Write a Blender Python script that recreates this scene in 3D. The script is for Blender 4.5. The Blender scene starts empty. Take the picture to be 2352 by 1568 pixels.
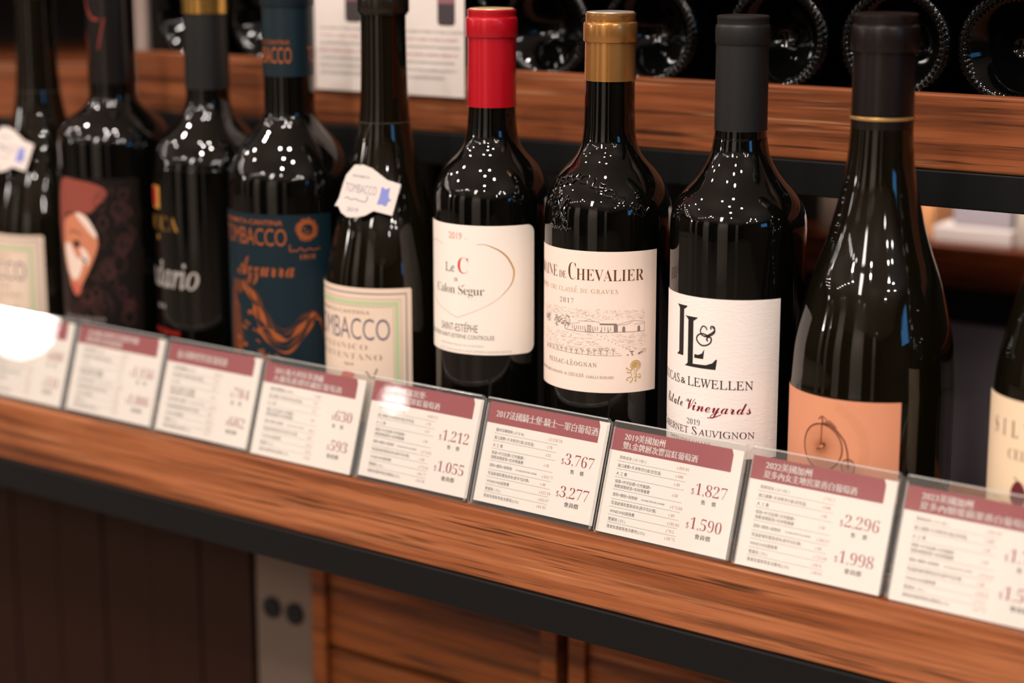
import bpy, bmesh, math, random
from mathutils import Vector, Matrix
from mathutils.geometry import tessellate_polygon
random.seed(7)
SC = bpy.context.scene
COL = SC.collection
MM = 0.001
# ------------------------------------------------------------------ camera
def camera():
    f, pi, ya, ro = 4573.76, 0.2177, 0.6486, -0.0005
    loc = Vector((568.98, -917.48, 362.07)) * MM
    F = Vector((-math.sin(ya)*math.cos(pi), math.cos(ya)*math.cos(pi), -math.sin(pi)))
    R0 = Vector((math.cos(ya), math.sin(ya), 0)); U0 = R0.cross(F)
    R = math.cos(ro)*R0 + math.sin(ro)*U0
    U = -math.sin(ro)*R0 + math.cos(ro)*U0
    M = Matrix(((R.x, U.x, -F.x, loc.x), (R.y, U.y, -F.y, loc.y), (R.z, U.z, -F.z, loc.z), (0, 0, 0, 1)))
    cd = bpy.data.cameras.new('camera'); cd.sensor_width = 36.0; cd.lens = f/2352*36.0
    cd.clip_start = 0.02; cd.clip_end = 60
    cd.dof.use_dof = True; cd.dof.focus_distance = 1.168; cd.dof.aperture_fstop = 3.4
    co = bpy.data.objects.new('camera', cd); COL.objects.link(co); co.matrix_world = M
    SC.camera = co
camera()
# ------------------------------------------------------------------ render look, world, lamps
SC.view_settings.view_transform = 'Standard'
SC.view_settings.look = 'None'
SC.view_settings.gamma = 1.0
SC.view_settings.exposure = 0.12
try: SC.view_settings.use_curve_mapping = False
except Exception: pass
SC.cycles.use_denoising = True
SC.cycles.max_bounces = 8
SC.cycles.diffuse_bounces = 3
SC.cycles.glossy_bounces = 5
SC.cycles.transparent_max_bounces = 24
SC.cycles.caustics_reflective = False
SC.cycles.caustics_refractive = False
SC.cycles.sample_clamp_indirect = 6.0
W = bpy.data.worlds.new('world'); SC.world = W; W.use_nodes = True
W.node_tree.nodes['Background'].inputs[0].default_value = (0.9, 0.8, 0.7, 1)
W.node_tree.nodes['Background'].inputs[1].default_value = 0.02
LAMP = (1.0, 0.925, 0.86)
def disk_lamp(x, y, z, r, radiance, col=LAMP, aim=None):
    ld = bpy.data.lights.new('ceiling_or_fill_lamp', 'AREA'); ld.shape = 'DISK'; ld.size = 2*r
    ld.energy = radiance*math.pi*math.pi*r*r; ld.color = col
    o = bpy.data.objects.new('ceiling_or_fill_lamp', ld); COL.objects.link(o); o.location = (x, y, z)
    if aim is not None:
        o.rotation_euler = (Vector(aim) - Vector((x, y, z))).to_track_quat('-Z', 'Y').to_euler()
    return o
def ball_lamp(x, y, z, r, radiance, col=LAMP):
    ld = bpy.data.lights.new('glare_globe', 'POINT'); ld.shadow_soft_size = r
    ld.energy = radiance*4*math.pi*math.pi*r*r; ld.color = col
    o = bpy.data.objects.new('glare_globe', ld); COL.objects.link(o); o.location = (x, y, z)
CEIL = 1.80
KEY = 480.0
# downlights seen mirrored in the bottle shoulders (spots above the aisle in front of the rack)
for (x, y, r) in [(-1.55, -.42, .045), (-2.25, -.75, .045), (-2.15, -1.55, .045), (-3.4, -.5, .045),
                  (.05, -.45, .04), (.12, -1.05, .05), (.45, -1.75, .06), (.75, -.92, .05), (2.6, -1.9, .045), (3.1, -2.45, .045), (3.7, -1.85, .045),
                  (.30, .95, .045), (.72, 1.2, .045), (-.35, -.68, .035), (-1.2, -3.0, .045), (.9, -2.8, .045),
                  (3.0, -1.6, .04), (3.4, -3.3, .045), (-7.0, -2.6, .05), (-7.1, -4.4, .05)]:
    disk_lamp(x, y, CEIL-.012, r, KEY)
# two long rows of small lamps running away along the far left of the shop
for i in range(9):
    disk_lamp(-4.2-.33*i, .5-.32*i, CEIL-.012, .03, KEY*.6)
for i in range(7):
    disk_lamp(-4.6-.3*i, -.9-.42*i, CEIL-.012, .035, KEY*.8)
for i in range(6):
    disk_lamp(-1.0-.55*i, -3.3-.12*i, CEIL-.012, .035, KEY*.6)
# added upward fill lights, unseen, brightening the ceiling mirrored in the bottles
for (x, y) in [(-2.8, -3.6), (-.6, -3.6), (1.8, -3.6), (-2.8, -1.0), (-.6, -1.0), (1.8, -1.0), (-5.6, -1.6), (3.6, -2.2)]:
    disk_lamp(x, y, CEIL-1.15, .16, 22, aim=(x, y, 5))
# long light panel let into the ceiling over the far aisle
ld = bpy.data.lights.new('ceiling_panel', 'AREA'); ld.shape = 'RECTANGLE'; ld.size = .30; ld.size_y = 1.5; ld.energy = 30*math.pi*.45; ld.color = LAMP
po = bpy.data.objects.new('ceiling_panel', ld); COL.objects.link(po); po.location = (.02, -3.75, CEIL-.012)
# added, unseen wall washers brightening the pale wall panels across the aisle
for (x, y, ax, ay) in [(.1, -5.0, .1, -5.95), (.9, -5.0, .9, -5.95), (-3.2, -5.0, -3.2, -5.95), (-2.5, -5.0, -2.5, -5.95), (-5.85, -5.0, -5.85, -5.95), (-7.2, -5.4, -8.0, -5.4), (3.2, -5.0, 3.2, -5.95)]:
    disk_lamp(x, y, CEIL-.012, .05, KEY, aim=(ax, ay, .2))
# unseen globe lamps, added so they mirror as glare in two price signs
ball_lamp(-3.66, -2.45, .80, .078, 60)
ball_lamp(-2.75, -2.945, .930, .016, 60)
# added fill light hidden behind the rack, brightening the rear shelf
ld = bpy.data.lights.new('rear_fill_light', 'AREA'); ld.shape = 'RECTANGLE'; ld.size = .34; ld.size_y = .012; ld.energy = .21; ld.color = LAMP; ld.spread = math.radians(62)
so = bpy.data.objects.new('rear_fill_light', ld); COL.objects.link(so); so.location = (-.06, .183+.362, .205)
so.rotation_euler = (Vector((0, .12, -.105))).to_track_quat('-Z', 'Y').to_euler()
# ------------------------------------------------------------------ materials
def lin(c):
    if isinstance(c, str):
        c = [int(c[i:i+2], 16)/255 for i in (0, 2, 4)]
    return [(v/12.92 if v <= .04045 else ((v+.055)/1.055)**2.4) for v in c] + [1.0]
MATS = {}
def mat(name, col, rough=.5, metal=0., spec=.5, coat=0., emit=None, bump=None, ior=1.5):
    if name in MATS: return MATS[name]
    m = bpy.data.materials.new(name); m.use_nodes = True; MATS[name] = m
    nt = m.node_tree; b = nt.nodes['Principled BSDF']
    b.inputs['Base Color'].default_value = lin(col); b.inputs['Roughness'].default_value = rough
    b.inputs['Metallic'].default_value = metal; b.inputs['IOR'].default_value = ior
    b.inputs['Specular IOR Level'].default_value = spec
    b.inputs['Coat Weight'].default_value = coat; b.inputs['Coat Roughness'].default_value = .05
    if emit:
        b.inputs['Emission Color'].default_value = lin(emit[0]); b.inputs['Emission Strength'].default_value = emit[1]
    if bump:
        tc = nt.nodes.new('ShaderNodeTexCoord'); mp = nt.nodes.new('ShaderNodeMapping'); nz = nt.nodes.new('ShaderNodeTexNoise')
        bp = nt.nodes.new('ShaderNodeBump'); mp.inputs['Scale'].default_value = bump[0]; nz.inputs['Scale'].default_value = 1.0
        nz.inputs['Detail'].default_value = 3
        bp.inputs['Strength'].default_value = bump[1]; bp.inputs['Distance'].default_value = bump[2]
        nt.links.new(tc.outputs['Object'], mp.inputs[0]); nt.links.new(mp.outputs[0], nz.inputs['Vector'])
        nt.links.new(nz.outputs[0], bp.inputs['Height']); nt.links.new(bp.outputs[0], b.inputs['Normal'])
    return m
def wood(name, light, mid, dark, seed=0., rough=.42, scale=1.0):
    m = bpy.data.materials.new(name); m.use_nodes = True; nt = m.node_tree; N = nt.nodes; L = nt.links
    b = N['Principled BSDF']; b.inputs['Roughness'].default_value = rough; b.inputs['Specular IOR Level'].default_value = .35
    tc = N.new('ShaderNodeTexCoord')
    def noise(sc, det, rgh=.55, dist=0.):
        mp = N.new('ShaderNodeMapping'); mp.inputs['Scale'].default_value = [v*scale for v in sc]; mp.inputs['Location'].default_value = (seed, seed*1.7, seed*.6)
        nz = N.new('ShaderNodeTexNoise'); nz.inputs['Scale'].default_value = 1; nz.inputs['Detail'].default_value = det
        nz.inputs['Roughness'].default_value = rgh; nz.inputs['Distortion'].default_value = dist
        L.new(tc.outputs['Object'], mp.inputs[0]); L.new(mp.outputs[0], nz.inputs['Vector']); return nz
    def ramp(src, stops):
        r = N.new('ShaderNodeValToRGB'); e = r.color_ramp.elements
        while len(e) > 1: e.remove(e[-1])
        e[0].position, e[0].color = stops[0][0], stops[0][1]
        for p, c in stops[1:]:
            x = e.new(p); x.color = c
        L.new(src, r.inputs[0]); return r
    def mix(kind, fac, a, c):
        x = N.new('ShaderNodeMix'); x.data_type = 'RGBA'; x.blend_type = kind
        if isinstance(fac, float): x.inputs[0].default_value = fac
        else: L.new(fac, x.inputs[0])
        L.new(a, x.inputs[6]); L.new(c, x.inputs[7]) if not isinstance(c, list) else setattr(x.inputs[7], 'default_value', c)
        return x.outputs[2]
    g = lambda v: [v, v, v, 1]
    base = noise((2.2, 62, 62), 4, .55, .35)
    r1 = ramp(base.outputs[0], [(.30, lin(dark)), (.42, lin(mid)), (.55, lin(light)), (.68, lin(mid)), (.8, lin(light))])
    streak = noise((4.0, 190, 190), 6, .68, .25)
    r2 = ramp(streak.outputs[0], [(.34, g(.34)), (.42, g(.62)), (.5, g(.95)), (.62, g(1.0)), (.74, g(1.12))])
    c = mix('MULTIPLY', 1.0, r1.outputs[0], r2.outputs[0])
    pores = noise((11, 620, 620), 2, .5, 0.)
    r3 = ramp(pores.outputs[0], [(.34, g(.22)), (.42, g(1.0))])
    gate = noise((3, 45, 45), 2)
    r4 = ramp(gate.outputs[0], [(.38, g(0)), (.52, g(1))])
    c = mix('MULTIPLY', r4.outputs[0], c, r3.outputs[0])
    silk = noise((7, 420, 420), 3, .5, .1)
    r5 = ramp(silk.outputs[0], [(.62, g(0)), (.72, g(.32))])
    c = mix('MIX', r5.outputs[0], c, lin('E0A878'))
    L.new(c, b.inputs['Base Color'])
    bp = N.new('ShaderNodeBump'); bp.inputs['Strength'].default_value = .25; bp.inputs['Distance'].default_value = .0004
    L.new(streak.outputs[0], bp.inputs['Height']); L.new(bp.outputs[0], b.inputs['Normal'])
    MATS[name] = m; return m
def acrylic(name, milk, edge=False):
    m = bpy.data.materials.new(name); m.use_nodes = True; nt = m.node_tree; N = nt.nodes; L = nt.links
    out = N['Material Output']; N.remove(N['Principled BSDF'])
    tr = N.new('ShaderNodeBsdfTransparent'); tr.inputs[0].default_value = (.975, .975, .97, 1)
    gl = N.new('ShaderNodeBsdfGlossy'); gl.inputs['Roughness'].default_value = .015 if not edge else .12
    fr = N.new('ShaderNodeFresnel'); ge = N.new('ShaderNodeNewGeometry')
    ma = N.new('ShaderNodeMath'); ma.operation = 'MULTIPLY_ADD'; ma.inputs[1].default_value = 1/1.49-1.49; ma.inputs[2].default_value = 1.49
    L.new(ge.outputs['Backfacing'], ma.inputs[0]); L.new(ma.outputs[0], fr.inputs[0])
    df = N.new('ShaderNodeBsdfDiffuse'); df.inputs[0].default_value = (.85, .84, .82, 1)
    m1 = N.new('ShaderNodeMixShader'); m1.inputs[0].default_value = milk
    m2 = N.new('ShaderNodeMixShader')
    L.new(tr.outputs[0], m1.inputs[1]); L.new(df.outputs[0], m1.inputs[2])
    L.new(fr.outputs[0], m2.inputs[0]); L.new(m1.outputs[0], m2.inputs[1]); L.new(gl.outputs[0], m2.inputs[2])
    L.new(m2.outputs[0], out.inputs[0]); MATS[name] = m; return m
OAK = wood('shelf_wood', 'B26C44', '96532E', '5C331C', 3.0)
RAILW = wood('rack_wood', '95522E', '7A4020', '3C1F10', 11.0)
DARKW = wood('dark_wood', '2C1306', '200D04', '0F0502', 5.0, .6, .6)
CRATEW = wood('crate_wood', '9A5422', '84441A', '5A2C10', 8.0, .6, .7)
STEEL = mat('black_steel', '0A0A0B', .5, 0, .25, bump=((900, 900, 900), .15, .0002))
BLACK = mat('black_panel', '0B0A0A', .6, 0, .3)
GLASS_B = mat('bordeaux_glass', '050504', .025, 0, .5, ior=1.52)
GLASS_G = mat('burgundy_glass', '0D0A04', .03, 0, .5, ior=1.52)
CLEAR = acrylic('clear_acrylic', .02)
EDGE = acrylic('acrylic_edge', .28, True)
PAPER = mat('card_paper', 'F5EAE2', .6, 0, .3)
BAND = mat('wine_red_print', '9C4A50', .55, 0, .3)
INK = mat('black_ink', '2A2524', .6, 0, .3)
REDINK = mat('red_ink', '96303A', .6, 0, .3)
WHITEINK = mat('white_ink', 'F6EDE8', .6, 0, .3)
GREYINK = mat('grey_ink', '6E6562', .6, 0, .3)
# ------------------------------------------------------------------ mesh helpers
def link(name, me, m=None, parent=None):
    o = bpy.data.objects.new(name, me); COL.objects.link(o)
    if m is not None:
        for x in (m if isinstance(m, (list, tuple)) else [m]): me.materials.append(x)
    if parent is not None: o.parent = parent
    return o
def mesh(name, v, f, m=None, parent=None, smooth=False, sharp=None, fm=None):
    me = bpy.data.meshes.new(name); me.from_pydata([(x*MM, y*MM, z*MM) for x, y, z in v], [], f)
    o = link(name, me, m, parent)
    if fm: me.polygons.foreach_set('material_index', fm)
    if smooth:
        me.polygons.foreach_set('use_smooth', [True]*len(me.polygons))
        if sharp: me.set_sharp_from_angle(angle=math.radians(sharp))
    me.update(); return o
def bm_obj(name, bm, m, parent=None, smooth=False):
    me = bpy.data.meshes.new(name); bm.to_mesh(me); bm.free()
    o = link(name, me, m, parent)
    if smooth: me.polygons.foreach_set('use_smooth', [True]*len(me.polygons))
    return o
def box_bm(bm, x0, x1, y0, y1, z0, z1, bev=0., seg=2):
    b = bmesh.new(); bmesh.ops.create_cube(b, size=1)
    for v in b.verts:
        v.co = Vector((x0+(v.co.x+.5)*(x1-x0), y0+(v.co.y+.5)*(y1-y0), z0+(v.co.z+.5)*(z1-z0)))*MM
    if bev: bmesh.ops.bevel(b, geom=b.edges[:], offset=bev*MM, segments=seg, affect='EDGES', profile=.5)
    t = bpy.data.meshes.new('tmp'); b.to_mesh(t); b.free(); bm.from_mesh(t); bpy.data.meshes.remove(t)
def box(name, x0, x1, y0, y1, z0, z1, m, parent=None, bev=0., seg=2):
    bm = bmesh.new(); box_bm(bm, x0, x1, y0, y1, z0, z1, bev, seg); return bm_obj(name, bm, m, parent)
def thing(name, label, cat, loc=(0, 0, 0), rz=0., group=None):
    o = bpy.data.objects.new(name, None); COL.objects.link(o); o.location = Vector(loc)*MM; o.rotation_euler = (0, 0, rz)
    o.empty_display_size = .02
    return tag(o, label, cat, group)
def tag(o, label, cat, group=None):
    o['label'] = label; o['category'] = cat
    if group: o['group'] = group
    return o
def lathe(name, prof, m, parent=None, seg=112, sharp=35, cap=True, wob=None):
    v, f = [], []
    n = len(prof)
    for (r, z) in prof:
        for k in range(seg):
            a = 2*math.pi*k/seg; v.append((r*math.sin(a), -r*math.cos(a), z))
    for i in range(n-1):
        for k in range(seg):
            a, b = i*seg+k, i*seg+(k+1) % seg
            f.append((a, b, b+seg, a+seg))
    if cap:
        f.append(tuple(range(seg-1, -1, -1))); f.append(tuple((n-1)*seg+k for k in range(seg)))
    return mesh(name, v, f, m, parent, True, sharp)
def smoothprof(pts, n=4):
    out = []
    for i in range(len(pts)-1):
        p0 = pts[max(i-1, 0)]; p1 = pts[i]; p2 = pts[i+1]; p3 = pts[min(i+2, len(pts)-1)]
        for k in range(n):
            t = k/n
            out.append(tuple(.5*(2*p1[j]+(p2[j]-p0[j])*t+(2*p0[j]-5*p1[j]+4*p2[j]-p3[j])*t*t+(-p0[j]+3*p1[j]-3*p2[j]+p3[j])*t**3) for j in (0, 1)))
    out.append(pts[-1]); return out
# ------------------------------------------------------------------ flat print: 2D art mapped on a sheet or round a bottle
def mapstr(s, style):
    out = ''
    for ch in s:
        o = ord(ch)
        up, lo, dg = 'A' <= ch <= 'Z', 'a' <= ch <= 'z', '0' <= ch <= '9'
        if style == 'serif':
            ch = chr(0x1D400+o-65) if up else chr(0x1D41A+o-97) if lo else chr(0x1D7CE+o-48) if dg else ch
        elif style in ('ital', 'roman'):
            if ch == 'h': ch = '\u210E'
            else: ch = chr(0x1D434+o-65) if up else chr(0x1D44E+o-97) if lo else chr(0x1D7CE+o-48) if dg else ch
        elif style == 'script':
            ch = chr(0x1D4D0+o-65) if up else chr(0x1D4EA+o-97) if lo else ch
        out += ch
    return out
GL = {}
def glyphs(body, style='sans', off=0., space=1.0, res=3):
    key = (body, style, off, space, res)
    if key in GL: return GL[key]
    c = bpy.data.curves.new('t', 'FONT'); c.body = mapstr(body, style); c.size = 1; c.offset = off; c.space_character = space; c.resolution_u = res
    o = bpy.data.objects.new('t', c); COL.objects.link(o)
    dg = bpy.context.evaluated_depsgraph_get(); me = bpy.data.meshes.new_from_object(o.evaluated_get(dg))
    v = [(p.co.x, p.co.y) for p in me.vertices]; f = [tuple(p.vertices) for p in me.polygons]
    bpy.data.objects.remove(o); bpy.data.curves.remove(c); bpy.data.meshes.remove(me)
    if style == 'roman': v = [(x-.275*y, y) for x, y in v]
    GL[key] = (v, f); return GL[key]
class Art:
    def __init__(s): s.v = []; s.f = []
    def add(s, v, f):
        n = len(s.v); s.v += v; s.f += [tuple(i+n for i in q) for q in f]; return s
    def text(s, body, x0, x1, y0, y1, style='sans', off=0., space=1.0, res=3, shear=0., flip=False):
        """fit the words between x0..x1, baseline y0, tallest letter y1"""
        v, f = glyphs(body, style, off, space, res)
        if not v: return s
        ax, bx = min(p[0] for p in v), max(p[0] for p in v); top = max(p[1] for p in v)
        kx, ky = (x1-x0)/(bx-ax), (y1-y0)/top
        vv = [(x0+(p[0]-ax)*kx+shear*p[1]*ky, y0+p[1]*ky) for p in v]
        return s.add(vv, f)
    def left(s, body, x0, y0, h, style='sans', off=0., wide=1.0, space=1.0, res=2):
        v, f = glyphs(body, style, off, space, res); top = max(p[1] for p in v); k = abs(h)/top; ax = min(p[0] for p in v)
        return s.add([(x0+(p[0]-ax)*k*wide, y0+p[1]*k*(1 if h > 0 else -1)) for p in v], f if h > 0 else [q[::-1] for q in f])
    def poly(s, pts):
        t = tessellate_polygon([[Vector((x, y, 0)) for x, y in pts]])
        f = []
        for a, b, c in t:
            (x0, y0), (x1, y1), (x2, y2) = pts[a], pts[b], pts[c]
            f.append((a, b, c) if (x1-x0)*(y2-y0)-(x2-x0)*(y1-y0) > 0 else (a, c, b))
        return s.add(list(pts), f)
    def rect(s, x0, x1, y0, y1): return s.poly([(x0, y0), (x1, y0), (x1, y1), (x0, y1)])
    def stroke(s, pts, w, closed=False):
        n = len(pts); L = []; R = []
        for i, (x, y) in enumerate(pts):
            a = pts[(i-1) % n] if closed or i > 0 else pts[i]; b = pts[(i+1) % n] if closed or i < n-1 else pts[i]
            dx, dy = b[0]-a[0], b[1]-a[1]; d = math.hypot(dx, dy) or 1
            ww = (w[i] if isinstance(w, (list, tuple)) else w)/2
            L.append((x-dy/d*ww, y+dx/d*ww)); R.append((x+dy/d*ww, y-dx/d*ww))
        f = [(n+i, n+(i+1) % n, (i+1) % n, i) for i in range(n if closed else n-1)]
        return s.add(L+R, f)
    def arc(s, cx, cy, rx, ry, a0, a1, w, n=28):
        return s.stroke([(cx+rx*math.cos(math.radians(a0+(a1-a0)*i/n)), cy+ry*math.sin(math.radians(a0+(a1-a0)*i/n))) for i in range(n+1)], w)
    def blob(s, cx, cy, rx, ry, n=14, j=.0):
        return s.poly([(cx+rx*(1+random.uniform(-j, j))*math.cos(2*math.pi*i/n), cy+ry*(1+random.uniform(-j, j))*math.sin(2*math.pi*i/n)) for i in range(n)])
    def sliced(s, step):
        bm = bmesh.new(); vs = [bm.verts.new((x, y, 0)) for x, y in s.v]
        for q in s.f:
            try: bm.faces.new([vs[i] for i in q])
            except ValueError: pass
        x0, x1 = min(p[0] for p in s.v), max(p[0] for p in s.v)
        k = math.floor(x0/step)+1
        while k*step < x1:
            bmesh.ops.bisect_plane(bm, geom=bm.verts[:]+bm.edges[:]+bm.faces[:], plane_co=(k*step, 0, 0), plane_no=(1, 0, 0)); k += 1
        return bm
    def build(s, name, m, parent, fn, step=None, thick=None, smooth=False):
        if step or thick:
            bm = s.sliced(step or 50)
            if thick:
                bmesh.ops.remove_doubles(bm, verts=bm.verts[:], dist=1e-4)
                r = bmesh.ops.extrude_face_region(bm, geom=bm.faces[:])
                for e in r['geom']:
                    if isinstance(e, bmesh.types.BMVert): e.co.z = thick
            for v in bm.verts: v.co = Vector(fn(v.co.x, v.co.y, v.co.z))*MM
            if thick: bmesh.ops.recalc_face_normals(bm, faces=bm.faces[:])
            return bm_obj(name, bm, m, parent, smooth)
        return mesh(name, [fn(x, y, 0) for x, y in s.v], s.f, m, parent)
def on_cyl(R, off):
    return lambda u, v, w: ((R+off+w)*math.sin(u/R), -(R+off+w)*math.cos(u/R), v)
def catmull(pts, n=8, closed=False):
    out = []; N = len(pts)
    for i in range(N if closed else N-1):
        g = (lambda k: pts[k % N]) if closed else (lambda k: pts[min(max(k, 0), N-1)])
        p0, p1, p2, p3 = g(i-1), g(i), g(i+1), g(i+2)
        for k in range(n):
            t = k/n
            out.append(tuple(.5*(2*p1[j]+(p2[j]-p0[j])*t+(2*p0[j]-5*p1[j]+4*p2[j]-p3[j])*t*t+(-p0[j]+3*p1[j]-3*p2[j]+p3[j])*t**3) for j in (0, 1)))
    if not closed: out.append(pts[-1])
    return out
def rrect(x0, x1, y0, y1, r, n=5):
    if r <= 0: return [(x0, y0), (x1, y0), (x1, y1), (x0, y1)]
    p = []
    for cx, cy, a in ((x1-r, y0+r, -90), (x1-r, y1-r, 0), (x0+r, y1-r, 90), (x0+r, y0+r, 180)):
        for i in range(n+1):
            t = math.radians(a+90*i/n); p.append((cx+r*math.cos(t), cy+r*math.sin(t)))
    return p
# ================================================================== the shop room
def struct(o):
    o['kind'] = 'structure'; return o
X0, X1, Y0, Y1, FZ, CZ = -8200, 5200, -6800, 3600, -950, 1800
struct(box('floor', X0, X1, Y0, Y1, FZ-60, FZ, mat('floor_tile', '8A7C70', .35, 0, .5, bump=((3, 3, 3), .1, .002))))
struct(box('ceiling', X0, X1, Y0, Y1, CZ, CZ+60, mat('ceiling_paint', 'D8CCC0', .8)))
WALLM = mat('shop_wall', '4A3A30', .7)
struct(box('wall_front', X0, X1, Y0-80, Y0, FZ, CZ, WALLM))
struct(box('wall_back', X0, X1, Y1, Y1+80, FZ, CZ, mat('shop_back_wall', '1C1410', .7)))
struct(box('wall_left', X0-80, X0, Y0, Y1, FZ, CZ, WALLM))
struct(box('wall_right', X1, X1+80, Y0, Y1, FZ, CZ, WALLM))
# ================================================================== display shelf in front
sh = thing('display_shelf', 'long warm brown wood display shelf with black steel bar carrying upright bottles', 'shelf', (0, 0, 0))
box('shelf_board', -1060, 700, -3, 226, -44, 0, OAK, sh, 1.2)
box('steel_bar', -1060, 700, -5.5, 16, -66, -44.2, STEEL, sh, .8)
box('rear_steel_bar', -1060, 700, 200, 225, -66, -44.2, STEEL, sh, .8)
for x in (-1058, 660): 
    for y in (-4, 197): box('leg', x, x+28, y, y+28, FZ, -66.2, STEEL, sh, .8)
# ================================================================== rack behind (turned 4 degrees)
RA = math.atan(.069); RO = (0, 183.2, 0)
def rackpt(x, y, z=0): return (RO[0]+x*math.cos(RA)-y*math.sin(RA), RO[1]+x*math.sin(RA)+y*math.cos(RA), z)
rk = thing('bottle_rack', 'tall rack of wood boards edged in black steel behind the upright bottles', 'rack', RO, RA)
box('shelf_board', -600, 640, 0, 12, 203.9, 249.3, RAILW, rk, 1.2)
box('steel_bar', -600, 640, -1.5, 26, 181.6, 203.7, STEEL, rk, .8)
box('cradle_board', -600, 640, 12.2, 340, 222, 239.6, BLACK, rk)
box('shelf_board', -600, 640, 0, 340, 352, 397, RAILW, rk, 1.2)  # unseen upper tier, added to keep the rack interior dark
box('steel_bar', -600, 640, -1.5, 26, 330, 351.8, STEEL, rk, .8)
box('back_panel', -600, 640, 342, 350, 180, 1150, BLACK, rk)  # added black sheet, stands in for the shade behind the lying bottles
for x in (612, -598): box('upright', x, x+26, 350.2, 376, FZ, 1150, STEEL, rk, .8)
# ================================================================== wine bottles
S_, DZ = 1.02174, -7.87
def Z(z): return S_*z+DZ
BORDEAUX = lambda R, n, ze: None
def bottle(x, label, prof, glass, y=70., rz=0., group=None):
    """prof: list of (radius, z) from the heel upward, measured in the photograph's first scale"""
    t = thing('wine_bottle', label, 'bottle', (x, y, 0), rz, group)
    R = prof[0][0]*S_
    p = [(R*.42, 9.0), (R*.6, 4.0), (R*.8, 1.2), (R-4.6, 0.), (R-2.0, 1.2), (R-.6, 4.), (R, 8.5)]
    p += [(r*S_, Z(z)) for r, z in smoothprof(prof)]
    lathe('glass_body', p, glass, t, 128)
    return t
def capsule(t, prof, m, name='capsule', **k):
    return lathe(name, [(r*S_, Z(z)) for r, z in prof], m, t, 96, 25, **k)
def collar(rn, zb, zt, rc, ru, h=10.5, top=5.2):
    """neck foil: straight sleeve, bulged collar, groove and rim (top-down sizes in mm)"""
    c1 = zt-top-h
    return [(rn+.25, zb), (rn+.1, zb+.1), (rn-.1, c1-1.2), (rn-.15, c1-.3), (rc-.3, c1), (rc, c1+.8), (rc, c1+h-1.2), (rc-.3, c1+h-.2), (ru-.1, c1+h+.5),
            (ru-.15, zt-2.0), (ru+.1, zt-1.4), (ru+.05, zt-.5), (ru-.6, zt), (ru-2.2, zt+.05)]
def label_sheet(t, R, u0, u1, z0, z1, m, name='front_label', corner=0., off=.12):
    a = Art().poly(rrect(u0, u1, z0, z1, corner)); return a.build(name, m, t, on_cyl(R, off), 2.0)
def prn(a, name, m, lab, R, off=.2): return a.build(name, m, lab, on_cyl(R, off), 2.0)
SCALE = lambda pts: [(u*S_, Z(z)) for u, z in pts]
class LA(Art):
    """Art whose coordinates are the first-scale label coordinates"""
    def bake(s):
        s.v = [(u*S_, Z(z)) for u, z in s.v]; return s
def lprint(a, name, m, lab, R, off=.2): a.bake(); return prn(a, name, m, lab, R, off)
shoulder = lambda pts: pts
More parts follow.
